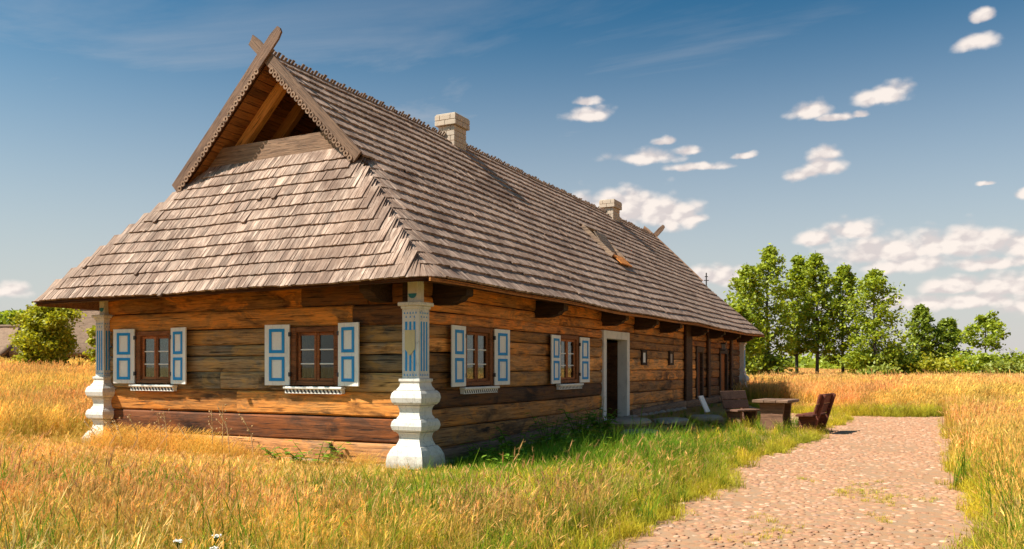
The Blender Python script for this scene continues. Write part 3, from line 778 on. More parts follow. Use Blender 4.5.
for k in range(NROW+1):
    z = ZE+k*DZ+R.uniform(-.01, .01)
    for run in row_path(z, .05):
        L = [0]
        for i in range(1, len(run)): L.append(L[-1]+(run[i][0]-run[i-1][0]).length)
        s = R.uniform(0, .05); j = 0; tot = L[-1]
        while s < tot:
            w = R.uniform(.052, .10)
            c = min(tot-.001, s+w/2)
            while j < len(L)-2 and L[j+1] < c: j += 1
            a = (c-L[j])/max(1e-6, L[j+1]-L[j])
            p = run[j][0].lerp(run[j+1][0], a); u = run[j][1].lerp(run[j+1][1], a).normalized(); t_ = (run[j+1][0]-run[j][0]).normalized()
            fan = min(run[j][2], run[j+1][2])
            # the hatch opening stays free
            hidden_back = False
            if not (abs(p.y-12.0) < .52 and p.x > XC and 4.72 < z < 5.55):
                zend = (ZR-z)/u.z if fan == 1 and abs(u.x) > .1 else .5
                ln = min(.52, max(.12, zend+.03))
                if abs(u.y) > .1 and fan == 1 and z > ZV: ln = min(ln, .45)
                shingle(p, t_, u, w, fan if ln > .3 else 1, ln, k)
            s += w+.001
# comb of shingle tips standing over the ridge
s = VS
while s < HL-VS:
    w = R.uniform(.08, .13); p = Vector((XC-.07, s, ZR-.06)); u = Vector((-MU.x, 0, MU.z)); t_ = Vector((0, 1, 0)); n = Vector((-MU.z, 0, -MU.x)).normalized()
    ln = .155+R.uniform(0, .06); w *= .62; q = []
    for al in (0, ln):
        for sd in (-.5, .5):
            base = p+t_*(sd*w*.9)+u*al; nb = Vector((-.7, 0, .7)); q.append((warp(base)+nb*.0, warp(base)+nb*.02))
    (b0, t0), (b1, t1), (b2, t2), (b3, t3) = q
    items.append(([b0, b1, b3, b2, t0, t1, t3, t2], (R.uniform(0, 40), R.uniform(0, 40), w, ln), R.random()*.3)); s += w*1.45
def parea(q):
    c = q[4:]; P = []
    for v in c:
        d = v-CAM; dep = d.dot(FWD); x = d.dot(RGT)/dep*F; y = d.z/dep*F; P.append((x, y))
    nrm = (c[1]-c[0]).cross(c[2]-c[0])
    if nrm.z < 0: nrm = -nrm
    if nrm.dot(CAM-c[0]) < 0: return 0
    return abs(sum(P[i][0]*P[(i+1) % 4][1]-P[(i+1) % 4][0]*P[i][1] for i in range(4)))/2
ar = np.array([parea(q[0]) for q in items]); order = set(np.argsort(-ar)[:300].tolist())
def add_attrs(me, tints, uvs):
    a = me.attributes.new('tint', 'FLOAT', 'POINT'); a.data.foreach_set('value', tints)
    b = me.attributes.new('suv', 'FLOAT_VECTOR', 'POINT'); b.data.foreach_set('vector', uvs)
def suv(q): 
    a, b, w, l = q; return [a, b, 0, a+w, b, 0, a+w, b+l, 0, a, b+l, 0]*2
jv = []; jf = []; jt = []; ju = []
for i, (q, uvq, tt) in enumerate(items):
    if i in order:
        c = sum(q, Vector())/8; me = bpy.data.meshes.new('shingle'); me.from_pydata([v-c for v in q], [], BOXF); me.materials.append(M['shingle'])
        add_attrs(me, [tt]*8, suv(uvq)); o = bpy.data.objects.new('shingle', me); COL.objects.link(o); o.parent = roof; o.location = c
    else:
        b = len(jv); jv += q; jf += [tuple(x_+b for x_ in f) for f in BOXF]; jt += [tt]*8; ju += suv(uvq)
o = mesh_obj('shingles', jv, jf, M['shingle'], roof); add_attrs(o.data, jt, ju); o['kind'] = 'stuff'

# soffit boards of the overhanging verge, rafters, gable boards
for sgn in (1, -1):
    u = MU if sgn > 0 else Vector((-MU.x, 0, MU.z)); n = Vector((u.z*sgn, 0, abs(u.x)))
    z0 = ZV+.1; nb = 17
    for i in range(nb):
        za = z0+(ZR-.1-z0)*i/nb; zb = z0+(ZR-.1-z0)*(i+1)/nb-.008
        pa = Vector((XC+sgn*row_half(za), 0, za))-n*.075; pb = Vector((XC+sgn*row_half(zb), 0, zb))-n*.075; b = MB(); v = []
        for (p, dn) in ((pa, 0), (pb, 0), (pb, -.02), (pa, -.02)):
            for y in (VS+.03, 2.6): v.append(warp(p+n*dn+Vector((0, y, 0))))
        b.add(v, [(0, 1, 3, 2), (2, 3, 5, 4), (4, 5, 7, 6), (6, 7, 1, 0), (0, 2, 4, 6), (1, 7, 5, 3)])
        o = local(hpart(b.build('soffit_board', M['orange_wood']), roof), frame_M(pa, Vector((0, 1, 0)), Vector((-1, 0, 0)), Vector((0, 0, 1)))); k = R.uniform(.55, 1.0); o.color = (k, k*.85, k*.7, 1)
    for (yy, col) in ((1.0, (1.15, 1.1, 1)), (1.7, (.8, .75, .7))):
        b = MB(); za, zb = ZT-.35, ZR-.12
        for (p0, p1) in ((za, zb),):
            a = Vector((XC+sgn*row_half(p0), yy, p0)); c = Vector((XC+sgn*row_half(p1), yy, p1)); v = []
            for p in (a, c):
                for dn in (-.10, -.30):
                    for dy in (0, .12): v.append(warp(p+n*dn+Vector((0, dy, 0))))
            b.add(v, [(0, 1, 3, 2), (4, 6, 7, 5), (0, 4, 5, 1), (2, 3, 7, 6), (0, 2, 6, 4), (1, 5, 7, 3)])
        o = local(hpart(b.build('rafter', M['orange_wood']), roof), frame_M(a, (c-a).normalized(), Vector((0, 1, 0)), (c-a).normalized().cross(Vector((0, 1, 0))))); o.color = (*col, 1)
# collar boards at the foot of the open gable
for (z0, z1, yy, mm) in ((ZT-.10, ZT+.30, .76, 'grey_wood'),):
    b = MB(); h0 = row_half(z0)-.10; h1 = row_half(z1)-.10; b.prism([(XC-h0, z0), (XC+h0, z0), (XC+h1, z1), (XC-h1, z1)], 1, yy, yy+.05)
    b.v = [warp(v) for v in b.v]; o = hpart(b.build('gable_board', M[mm])); o.color = (.95, .72, .56, 1)
b = MB(); h0 = row_half(ZT-.3)-.08; b.prism([(XC-h0, ZT-.3), (XC+h0, ZT-.3), (XC, ZR-.1)], 1, 2.55, 2.62); b.v = [warp(v) for v in b.v]; hpart(b.build('gable_panel', M['dark_wood']))
# bargeboards with crossed horns and scalloped trim
for (yv, dy) in ((VS, -1), (HL-VS, 1)):
    for sgn in (1, -1):
        u = Vector((-sgn*abs(MU.x), 0, MU.z)); n = Vector((abs(MU.z)*sgn, 0, abs(MU.x)))
        zq = ZV+(.17 if sgn > 0 else .03); a0 = Vector((XC+sgn*row_half(zq), 0, zq)); L = (ZR-zq)/MU.z
        ya = yv+dy*(.075 if sgn < 0 else .03); yb = ya+dy*.04
        b = MB(); ext = .52 if sgn < 0 else .47
        if dy > 0: ext = .62
        outl = [(-.10, .085), (-.10, -.135), (L*.5, -.13), (L+ext*.7, -.125), (L+ext*.95, -.09), (L+ext, -.02), (L+ext*.98, .05), (L+ext*.6, .085), (L*.5, .085)]
        if sgn > 0: outl[4:7] = [(L+ext*.9, -.12), (L+ext*.93, -.03), (L+ext*.99, .06)]
        P = [a0+u*s_+n*d_ for (s_, d_) in outl]; v = [warp(p+Vector((0, ya, 0))) for p in P]+[warp(p+Vector((0, yb, 0))) for p in P]; m_ = len(P)
        b.add(v, [tuple(range(m_)), tuple(range(2*m_-1, m_-1, -1))]+[((i+1) % m_, i, m_+i, m_+(i+1) % m_) for i in range(m_)])
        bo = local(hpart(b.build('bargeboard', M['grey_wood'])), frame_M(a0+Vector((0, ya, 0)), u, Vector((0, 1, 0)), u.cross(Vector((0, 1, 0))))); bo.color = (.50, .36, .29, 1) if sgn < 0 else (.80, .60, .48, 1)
        tr = MB(); ns = int((L-.15)/.115)
        for i in range(ns):
            c = a0+u*(.0+i*.115)+n*(-.13); r0, r1 = .052, .023; K = 12
            for k in range(K):
                a1, a2 = 2*math.pi*k/K, 2*math.pi*(k+1)/K; pts = []
                for (rr, aa) in ((r0, a1), (r0, a2), (r1, a2), (r1, a1)): pts.append(c+u*(math.cos(aa)*rr)+n*(math.sin(aa)*rr))
                y1, y2 = ya+dy*.043, ya+dy*.058
                v = [warp(p+Vector((0, y1, 0))) for p in pts]+[warp(p+Vector((0, y2, 0))) for p in pts]; tr.add(v, BOXF)
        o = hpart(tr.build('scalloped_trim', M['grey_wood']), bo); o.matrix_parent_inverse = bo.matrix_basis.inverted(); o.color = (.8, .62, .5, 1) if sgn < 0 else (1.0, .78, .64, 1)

# roof hatch with a propped lid
rz = 5.55; hx0 = XC+row_half(5.58); hx1 = XC+row_half(4.70)
NM = Vector((MU.z, 0, -MU.x)); OH = warp(Vector((hx1, 11.48, 4.70)))
MH = frame_M(OH, Vector((0, 1, 0)), MU, NM)                       # x along the ridge, y up the slope, z off the roof
HLn = (Vector((hx0, 0, 5.58))-Vector((hx1, 0, 4.70))).length
hb = MB(); hb.bbox(0, .05, -.05, HLn, -.05, .16, .008, MH); hb.bbox(.99, 1.04, -.05, HLn, -.05, .16, .008, MH); hb.bbox(.051, .989, HLn-.05, HLn, -.05, .16, .008, MH)
hatch = hpart(hb.build('roof_hatch', M['grey_wood'])); hatch.color = (.8, .7, .62, 1)
q = MB(); q.box(.05, .99, 0, HLn, -.30, -.26, MH); hpart(q.build('hatch_shade_sheet', M['dark']), hatch)  # black sheet: the shade inside the hatch opening, put into colour
q = MB(); q.bbox(.051, .989, -.05, -.01, -.25, .12, .006, MH); hpart(q.build('front_board', M['orange_wood']), hatch)
q = MB(); Ml = MH @ Matrix.Translation((.52, .28, .06)) @ Matrix.Rotation(math.radians(13), 4, 'X')
for i in range(4): q.bbox(-.44, .44, .16*i+.003, .16*(i+1)-.003, 0, .03, .005, Ml)
o = hpart(q.build('lid', M['grey_wood']), hatch); o.color = (1.3, 1.2, 1.1, 1)
q = MB(); q.bbox(.06, .98, -.38, .02, .10, .13, .006, MH); o = hpart(q.build('lower_lid', M['orange_wood']), hatch); o.color = (1.7, 1.4, 1.2, 1)

# chimneys, laid brick by brick
def chimney(cx, cy, sx_, sy_, z0, z1):
    c = MB(); c.box(cx-sx_/2+.02, cx+sx_/2-.02, cy-sy_/2+.02, cy+sy_/2-.02, z0, z1-.02); ch = hpart(c.build('chimney', M['mortar']))
    bm = bpy.data.meshes.new('brick'); mb = MB().bbox(-.5, .5, -.5, .5, -.5, .5, .06); bm.from_pydata([tuple(v) for v in mb.v], [], mb.f); bm.materials.append(M['brick'])
    hh = .125; z = z0; k = 0
    def course(z, grow, k):
        X, Y = sx_/2+grow, sy_/2+grow; d = .12
        per = []
        for (a, b, ax, fixed, sg) in ((-X, X, 0, -Y, -1), (-Y+d, Y-d, 1, X, 1), (-X, X, 0, Y, 1), (-Y+d, Y-d, 1, -X, -1)):
            L = b-a; n = max(2, round(L/.30)); e = [a+L*(i+(.5 if k % 2 else 0))/n for i in range(n+1)]
            e = [a]+[q_ for q_ in e if a+.05 < q_ < b-.05]+[b]
            for i in range(len(e)-1):
                m_ = (e[i]+e[i+1])/2; l = e[i+1]-e[i]-.008; off = fixed-sg*d/2
                o = bpy.data.objects.new('brick', bm); COL.objects.link(o); o.parent = ch
                o.location = (cx+(m_ if ax == 0 else off), cy+(off if ax == 0 else m_), z+hh/2); o.scale = (l, d-.003, hh-.008) if ax == 0 else (d-.003, l, hh-.008)
                o.rotation_euler = (0, 0, R.uniform(-.012, .012))
    while z < z1-hh*.5:
        grow = .065 if z > z1-2.6*hh else (0 if z > z0+.5 else .0)
        course(z, grow, k); z += hh; k += 1
    cap = MB(); cap.bbox(cx-sx_/2-.05, cx+sx_/2+.05, cy-sy_/2-.05, cy+sy_/2+.05, z-.02, z+.035, .015); hpart(cap.build('chimney_cap', M['mortar']), ch)
chimney(XC+.10, 6.85, .46, .58, 6.7, 7.70)
chimney(XC+.10, 18.1, .46, .70, 6.6, 7.66)

# ------------------------------------------------------------------ slabs, benches, table
for i, (x, y, sx_, sy_, h, lab) in enumerate(((.75, 8.0, .9, 1.3, .22, 'broad flat stone slab lying under the open white doorway'), (1.45, 6.6, .9, 1.5, .16, 'long flat stone slab sunk in the grass before the open doorway'),
        (1.3, 9.6, .95, 1.3, .20, 'flat grey stone slab right of the open doorway'), (1.55, 12.0, .9, 1.0, .26, 'round topped grey boulder beside the leaning white board'), (.95, 4.9, .6, 1.0, .18, 'mossy flat stone at the wall under the second long side window'))):
    v, f = stone_mesh(i*3.3, sx_*1.05, sy_*1.05, h*.8); o = mesh_obj('stone_slab', v, f, M['stone'], None, False); o.location = (x, y, hills(x, y)+.03); tag(o, lab, 'stone', 'stones by the doorway')
tb = empty('garden_table', (3.52, 11.45, 0), -.08); tag(tb, 'heavy plank topped wooden table between the two benches', 'table')
for i in range(3):
    b = MB(); b.bbox(-.45+.30*i+.004, -.45+.30*(i+1)-.004, -.62, .62, .70+R.uniform(0, .006), .775, .012); o = b.build('plank', M['grey_wood'], tb); o.color = (.72, .55, .46, 1)
for yy in (-.40, .34):
    b = MB(); b.prism([(-.30, 0), (.30, 0), (.27, .35), (.31, .70), (-.31, .70), (-.27, .35)], 1, yy-.05, yy+.05); o = b.build('leg', M['grey_wood'], tb); o.color = (.62, .42, .33, 1)
b = MB(); b.bbox(-.03, .03, -.35, .29, .28, .42, .01); o = b.build('stretcher', M['red_wood'], tb)
def bench(loc, rz, label, wood_m, col, n_back=2, hl=.68):
    e = empty('garden_bench', loc, rz); tag(e, label, 'bench')
    for i in range(2):
        b = MB(); b.bbox(-.02+.21*i, .18+.21*i, -hl, hl, .42, .47, .01); o = b.build('seat_plank', wood_m, e); o.color = (*col, 1)
    for i in range(n_back):
        b = MB(); Mr = Matrix.Translation((-.03, 0, .52)) @ Matrix.Rotation(math.radians(-17), 4, 'Y'); b.bbox(-.045, 0, -hl-.02, hl+.02, -.02+.25*i, .215+.25*i, .01, Mr); o = b.build('back_plank', wood_m, e); o.color = (*col, 1)
    for yy in (-hl+.2, hl-.2):
        b = MB(); b.prism([(.0, 0), (.34, 0), (.36, .42), (-.04, .42)], 1, yy-.04, yy+.04); o = b.build('leg', wood_m, e); o.color = (*col, 1)
        b = MB(); Mr = Matrix.Translation((-.03, yy, .52)) @ Matrix.Rotation(math.radians(-17), 4, 'Y'); b.bbox(-.12, -.046, -.04, .04, -.56, .47, .01, Mr); o = b.build('back_post', wood_m, e); o.color = (*col, 1)
    return e
bench((2.42, 12.1, 0), -.45, 'weathered brown bench with a plank back standing by the house wall', M['grey_wood'], (.62, .42, .35), hl=.52)
bench((4.66, 10.7, 0), math.pi-.12, 'dark red brown bench beside the cobbled road', M['red_wood'], (1.35, 1.1, 1.0))
b = MB(); Mq = Matrix.Translation((1.15, 14.2, .12)) @ Matrix.Rotation(math.radians(-24), 4, 'Y'); b.bbox(-.02, .02, -.25, .25, 0, .68, .006, Mq)
tag(b.build('leaning_board', M['white']), 'white painted board leaning against the log wall', 'board')

# wayside cross far behind the roof
cp = at(706.3, 55); wc = MB(); wc.bbox(cp.x-.05, cp.x+.05, cp.y-.05, cp.y+.05, 0, 6.9, .02)
wx = wc.build('wayside_cross', M['dark_wood']); tag(wx, 'thin tall cross rising behind the far end of the roof', 'cross')
a = MB(); Ma = Matrix.Translation((cp.x, cp.y, 0)) @ Matrix.Rotation(TH, 4, 'Z')
a.bbox(-.16, .16, -.03, .03, 7.20, 7.25, .01, Ma); a.bbox(-.035, .035, -.035, .035, 6.901, 7.72, .01, Ma); a.bbox(-.10, .10, -.03, .03, 7.45, 7.50, .01, Ma); a.build('cross_arms', M['iron'], wx)

# ------------------------------------------------------------------ trees
M['bark'] = wood('bark', [(0, (.03, .022, .016)), (.5, (.10, .075, .055)), (1, (.22, .18, .14))], (.05, .04, .03), .5, 2, 2)
M['leaf'] = foliage('alder_leaves', (.11, .16, .012), (.54, .60, .05), .47)
M['leaf_y'] = foliage('bush_leaves', (.21, .235, .014), (.56, .52, .04), .45)
M['leaf_d'] = foliage('dark_leaves', (.09, .135, .014), (.40, .47, .05), .44)
M['leaf_pale'] = foliage('pale_leaves', (.20, .24, .04), (.42, .44, .08), .4)
def leaves_obj(name, C, size, rng, matl, parent, elong=1.6, updir=.35):
    n = len(C); nrm = rng.normal(size=(n, 3)); nrm[:, 2] = np.abs(nrm[:, 2])+updir; nrm /= np.linalg.norm(nrm, axis=1)[:, None]
    a = np.cross(nrm, rng.normal(size=(n, 3))); a /= np.linalg.norm(a, axis=1)[:, None]; b = np.cross(nrm, a)
    s = size*rng.uniform(.6, 1.35, n)[:, None]; a = a*s*elong*.5; b = b*s*.5
    V = np.stack([C-a, C-a*.1-b, C+a, C-a*.1+b], 1).reshape(-1, 3)
    me = bpy.data.meshes.new(name); me.vertices.add(4*n); me.vertices.foreach_set('co', V.astype(np.float32).ravel())
    me.loops.add(4*n); me.loops.foreach_set('vertex_index', np.arange(4*n, dtype=np.int32))
    me.polygons.add(n); me.polygons.foreach_set('loop_start', np.arange(0, 4*n, 4, dtype=np.int32)); me.update(calc_edges=True)
    at_ = me.attributes.new('tint', 'FLOAT', 'POINT'); at_.data.foreach_set('value', np.repeat(rng.beta(2, 2, n), 4).astype(np.float32))
    return link(name, me, matl, parent)
def tree(base, H, rad, crown0, label, matl, seed, nb=46, per=3, nl=34, size=.24, shape='tall', name='alder_tree', cat='tree', group=None, lean=0, trunk_r=None, dens=1.0):
    r = random.Random(seed); rng = np.random.default_rng(seed)
    e = empty(name, base); tag(e, label, cat, group)
    tr = trunk_r or H*.013; pts = []; rr = []; ph = r.uniform(0, 6)
    N = 9
    for i in range(N+1):
        f_ = i/N; pts.append(Vector((lean*f_*H+.012*H*math.sin(f_*5+ph)*f_, .012*H*math.cos(f_*4+ph)*f_, f_*H*.97))); rr.append(tr*(1-f_)**.8+.012)
    T = MB(); T.tube(pts, rr, 7)
    def trunk_at(z):
        q = min(N-1e-6, max(0, z/(H*.97)*N)); i = int(q); return pts[i].lerp(pts[i+1], q-i)
    C = []
    ga = r.uniform(0, 6)
    for i in range(nb):
        f_ = (i+r.random())/nb; z = H*(crown0+(1-crown0)*f_)
        if shape == 'tall': prof = (math.sin(math.pi*min(1, (f_*.86+.14))**.85))**.65
        elif shape == 'round': prof = math.sqrt(max(.02, 1-(2*f_*.95-.9)**2))
        elif shape == 'umbrella': prof = .35+.9*math.sin(math.pi*(.25+.72*f_))**1.5
        else: prof = 1-f_*.85
        ga += 2.4+r.uniform(-.5, .5); l = rad*prof*r.uniform(.55, 1.15)+.1
        up = r.uniform(.15, .75) if shape != 'umbrella' else r.uniform(0, .4)
        p0 = trunk_at(z*.93); d = Vector((math.cos(ga), math.sin(ga), up)).normalized()
        p1 = p0+d*l*.55; p2 = p0+d*l+Vector((0, 0, -.08*l))
        T.tube([p0, p1, p2], [max(.012, tr*.33*(1-f_*.6)), max(.01, tr*.2*(1-f_)), .008], 4, False)
        for k in range(per):
            c = p0.lerp(p2, .35+.68*(k+r.random()*.8)/per)+Vector((r.gauss(0, .1), r.gauss(0, .1), r.gauss(0, .1)))*l*.6
            m_ = int(nl*r.uniform(.5, 1.4)*dens); sg = np.array([.30, .30, .24])*(.72 if nb > 70 else 1)*max(.6, min(1.25, l*.55))*(rad/1.8)**.5
            C.append(np.array(c)+rng.normal(size=(m_, 3))*sg)
    C = np.concatenate(C); C = C[C[:, 2] > .15]
    T.build('trunk', M['bark'], e); leaves_obj('crown', C, size, rng, matl, e)
    return e
def H_at(top, depth): return (YH-top)/F*depth+1.6
TR = [(745, 262, 66, 1.9, .10, 'left outermost tall alder, its crown partly behind the roof eave', 'leaf'), (768, 243, 68, 2.1, .12, 'tallest dense alder right of the house roof', 'leaf'), (797, 252, 71, 1.5, .22, 'slim tall alder with bare lower trunk, third from the house', 'leaf'),
      (817, 250, 69, 1.7, .24, 'tall airy alder with dark bare trunk, fourth from the house', 'leaf'), (843, 262, 70, 1.9, .18, 'broad airy alder, fifth from the house', 'leaf'), (875, 267, 66, 2.3, .08, 'bushy cone shaped alder at the right end of the tall row', 'leaf'),
      (921, 303, 78, 1.5, .16, 'dark slim alder standing alone right of the tall row', 'leaf_d'), (948, 317, 78, 1.7, .10, 'short dark bushy alder, right of the dark slim one', 'leaf_d')]
for i, (x, top, d, rad, c0, lab, mm) in enumerate(TR):
    tree(at(x, d), H_at(top, d)*1.03, rad*1.08, c0, lab, M[mm], 40+i, nb=88, per=4, nl=19, size=.17, group='alders across the field')
tree(at(986, 72), H_at(311, 72), 1.55, .55, 'small umbrella shaped tree standing alone at the far right', M['leaf'], 60, nb=24, per=3, nl=34, size=.2, shape='umbrella', name='young_tree', dens=.7)
tree(at(737, 62), H_at(300, 62), 1.9, .04, 'low bushy alder right beside the eave', M['leaf'], 61, nb=40, nl=36, size=.24, group='alders across the field')
SH = [(735, 350, 60, 1.6, 'leaf'), (772, 357, 66, 1.6, 'leaf_d'), (862, 352, 66, 1.7, 'leaf'), (893, 346, 68, 1.9, 'leaf'), (912, 359, 66, 1.6, 'leaf'), (880, 368, 58, 1.5, 'leaf_pale'), (935, 362, 64, 2.4, 'leaf_y'), (962, 359, 72, 2.2, 'leaf'), (985, 357, 70, 1.8, 'leaf'), (1006, 364, 66, 2.0, 'leaf_pale'), (1030, 358, 70, 2.6, 'leaf')]
SL = ['leafy shrub under the alders, first beyond the house end', 'dark leafy shrub at the foot of the tallest alder', 'green shrub left of the cone shaped alder', 'green shrub right of the cone shaped alder',
      'green shrub left of the dark slim alder', 'pale low shrub at the field edge before the alders', 'wide yellow green shrub below the dark alders', 'green shrub right of the dark alders', 'green shrub around the foot of the umbrella shaped tree', 'pale shrub right of the umbrella shaped tree', 'green shrub at the right picture edge']
for i, ((x, top, d, rad, mm), lab) in enumerate(zip(SH, SL)):
    tree(at(x, d), H_at(top, d), rad, .02, lab, M[mm], 80+i, nb=24, per=3, nl=30, size=.18, shape='round', name='shrub', cat='shrub', group='shrubs at the field edge', trunk_r=.05)
# the left side: bush, thatched farm buildings, trees behind
zb = hills(*at(50, 44)[:2])
tree(Vector(at(48, 44, zb)), H_at(302, 44)-zb, 1.45, .03, 'round yellow green tree standing before the thatched barns', M['leaf_y'], 120, nb=70, per=4, nl=95, size=.11, shape='round', name='round_tree', trunk_r=.09)
zb = hills(*at(103, 47)[:2]); tree(Vector(at(102, 47, zb)), 3.0, .9, .05, 'small yellow shrub behind the left corner post', M['leaf_y'], 121, nb=16, per=3, nl=40, size=.16, shape='round', name='shrub', cat='shrub', trunk_r=.04)
zb = hills(*at(20, 85)[:2])
for i, (x, top, d, rad, lab) in enumerate(((14, 312, 88, 3.0, 'dark green tree behind the barns left of the round tree'), (-18, 318, 84, 3.0, 'dark green tree at the left picture edge behind the barn'), (40, 318, 92, 3.2, 'green tree behind the round yellow tree'), (86, 303, 80, 2.2, 'green tree peeping under the left eave'))):
    tree(Vector(at(x, d, zb)), H_at(top, d)-zb, rad, .05, lab, M['leaf_d'] if i else M['leaf'], 130+i, nb=40, per=3, nl=40, size=.3, shape='round', name='background_tree', group='trees behind the barns')
M['thatch'] = wood('thatch', [(0, (.12, .075, .05)), (.5, (.30, .19, .125)), (1, (.44, .29, .19))], (.12, .075, .05), .5, 2.2, 1, .95, True)
M['redroof'] = wood('red_brown_roof', [(0, (.10, .05, .045)), (.5, (.20, .11, .10)), (1, (.28, .17, .15))], (.1, .05, .04), .4, 2, 2)
def barn(loc, rz, w, l, hw_, hr, mm, label, ov=.6):
    e = empty('thatched_barn' if mm == 'thatch' else 'farm_building', loc, rz); tag(e, label, 'barn')
    b = MB(); b.prism([(-w/2, 0), (w/2, 0), (w/2, hw_), (0, hr-.2), (-w/2, hw_)], 1, -l/2, l/2); b.build('wall', M['dark_wood'], e)
    r = MB(); k = (hr-hw_)/(w/2); n = 12; m_ = 10
    for sg in (-1, 1):
        v = []; f = []
        for i in range(n+1):
            for j in range(m_+1):
                f_ = j/m_; X = sg*(w/2+ov)*(1-f_); Z = hr-abs(X)*k+.06*math.sin(f_*math.pi)+R.uniform(-.03, .03)
                v.append((X, -l/2-ov+(l+2*ov)*i/n, Z))
        q = len(v); v += [(p[0], p[1], p[2]-.28) for p in v]
        for i in range(n):
            for j in range(m_):
                a = i*(m_+1)+j; f.append((a, a+1, a+m_+2, a+m_+1)); f.append((q+a, q+a+m_+1, q+a+m_+2, q+a+1))
        for i in range(n): a = i*(m_+1); f.append((a, a+m_+1, q+a+m_+1, q+a))
        for j in range(m_):
            for i in (0, n): a = i*(m_+1)+j; f.append((a, q+a, q+a+1, a+1))
        r.add(v, f)
    r.build('roof', M[mm], e, True)
    rd = MB(); rd.tube([(0, -l/2-ov, hr), (0, l/2+ov, hr)], .16, 6); rd.build('ridge', M[mm], e)
    dd = MB(); dd.bbox(w/2-.02, w/2+.05, -1.2, 1.2, .1, 2.0, .02); dd.build('door', M['grey_wood'], e)
p = at(92, 56); barn((p.x, p.y, hills(p.x, p.y)-.2), TH+math.pi/2+.25, 6, 6.5, 2.1, 4.5, 'thatch', 'grey thatched barn half hidden behind the round tree')
p = at(2, 60); barn((p.x, p.y, hills(p.x, p.y)-.4), TH+math.pi/2-.2, 5.5, 4.2, 1.9, 3.7, 'thatch', 'low thatched shed left of the round tree')
p = at(-34, 110); barn((p.x, p.y, hills(p.x, p.y)), TH+.1, 7.5, 8, 4.5, 11.5, 'redroof', 'steep dark red roof at the left picture edge', .4)
# a far-off wood closing the fields
C = []; rng = np.random.default_rng(5)
for k in range(420):
    x = rng.uniform(-350, 1400); d = rng.uniform(230, 330); h = rng.uniform(3.2, 6.4) if x > 700 else rng.uniform(3, 5.0)
    b = at(x, d); n = 130; C.append(np.array([b.x, b.y, h*.5+(1.1 if b.x < -46 else 0)])+rng.normal(size=(n, 3))*np.array([2.8, 2.8, h*.27]))
C = np.concatenate(C); C = C[C[:, 2] > .3]
wl = leaves_obj('distant_wood', C, 1.05, rng, M['leaf'], None, 1.4); tag(wl, 'hazy green woods along the horizon beyond the fields', 'woods', kind='stuff')

# ------------------------------------------------------------------ grasses (tufts set out by geometry nodes)
def tuft(name, seed, n, h, hv, spread, bw, lean, heads, c_root, c_tip, c_head, m_, wind=.12, headlen=.11, headw=.006, leaf=False):
    rng = np.random.default_rng(seed); V = []; Fc = []; Cc = []
    ts = np.array([0, .38, .72, 1.0]); ws = np.array([1, .9, .62, .12])
    wv = np.array([RGT.x, RGT.y])
    for i in range(n):
        a = rng.uniform(0, 2*np.pi); rr = spread*np.sqrt(rng.random()); bx, by = rr*np.cos(a), rr*np.sin(a)
        H = h*(1+hv*rng.normal()); H = max(h*.3, H); da = rng.uniform(0, 2*np.pi); ln = abs(rng.normal())*lean
        dx, dy = np.cos(da)*ln+wv[0]*wind, np.sin(da)*ln+wv[1]*wind
        fa = rng.uniform(0, np.pi); wx_, wy_ = np.cos(fa)*bw/2, np.sin(fa)*bw/2
        k = len(V); j = rng.uniform(.75, 1.25)
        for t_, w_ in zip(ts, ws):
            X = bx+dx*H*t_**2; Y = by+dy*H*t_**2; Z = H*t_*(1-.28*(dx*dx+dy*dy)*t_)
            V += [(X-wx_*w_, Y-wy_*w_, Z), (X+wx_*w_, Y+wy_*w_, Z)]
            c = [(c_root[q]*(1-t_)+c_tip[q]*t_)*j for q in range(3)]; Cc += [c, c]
        for s in range(3): Fc.append((k+2*s, k+2*s+1, k+2*s+3, k+2*s+2))
        if rng.random() < heads:
            tip = np.array([X, Y, Z]); dv = np.array([dx*1.8, dy*1.8, .75]); dv /= np.linalg.norm(dv); hl = headlen*rng.uniform(.7, 1.3)
            for g in range(2):
                fa = rng.uniform(0, np.pi); sd = np.array([np.cos(fa), np.sin(fa), 0])*headw; k = len(V)
                for q in (tip-dv*hl*.6, tip-dv*hl*.1-sd, tip+dv*hl*.5, tip-dv*hl*.1+sd): V.append(tuple(q))
                Cc += [[c_head[q]*j for q in range(3)]]*4; Fc.append((k, k+1, k+2, k+3))
            for g in range(5):            # loose spikelets
                q0 = tip-dv*hl*rng.uniform(-.3, .6); o_ = rng.normal(size=3)*headw*2.4; q1 = q0+o_+dv*.012; k = len(V); pp = np.cross(o_, rng.normal(size=3)); pp = pp/np.linalg.norm(pp)*headw*.35
                V += [tuple(q0), tuple(q1+pp), tuple(q1+dv*headw*2), tuple(q1-pp)]; Cc += [[c_head[q]*j*1.05 for q in range(3)]]*4; Fc.append((k, k+1, k+2, k+3))
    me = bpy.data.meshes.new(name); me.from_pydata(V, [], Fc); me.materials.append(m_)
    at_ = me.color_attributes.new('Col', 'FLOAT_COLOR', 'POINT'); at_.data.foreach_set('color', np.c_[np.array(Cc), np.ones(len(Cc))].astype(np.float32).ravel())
    return bpy.data.objects.new(name, me)            # kept out of the scene: only its copies grow
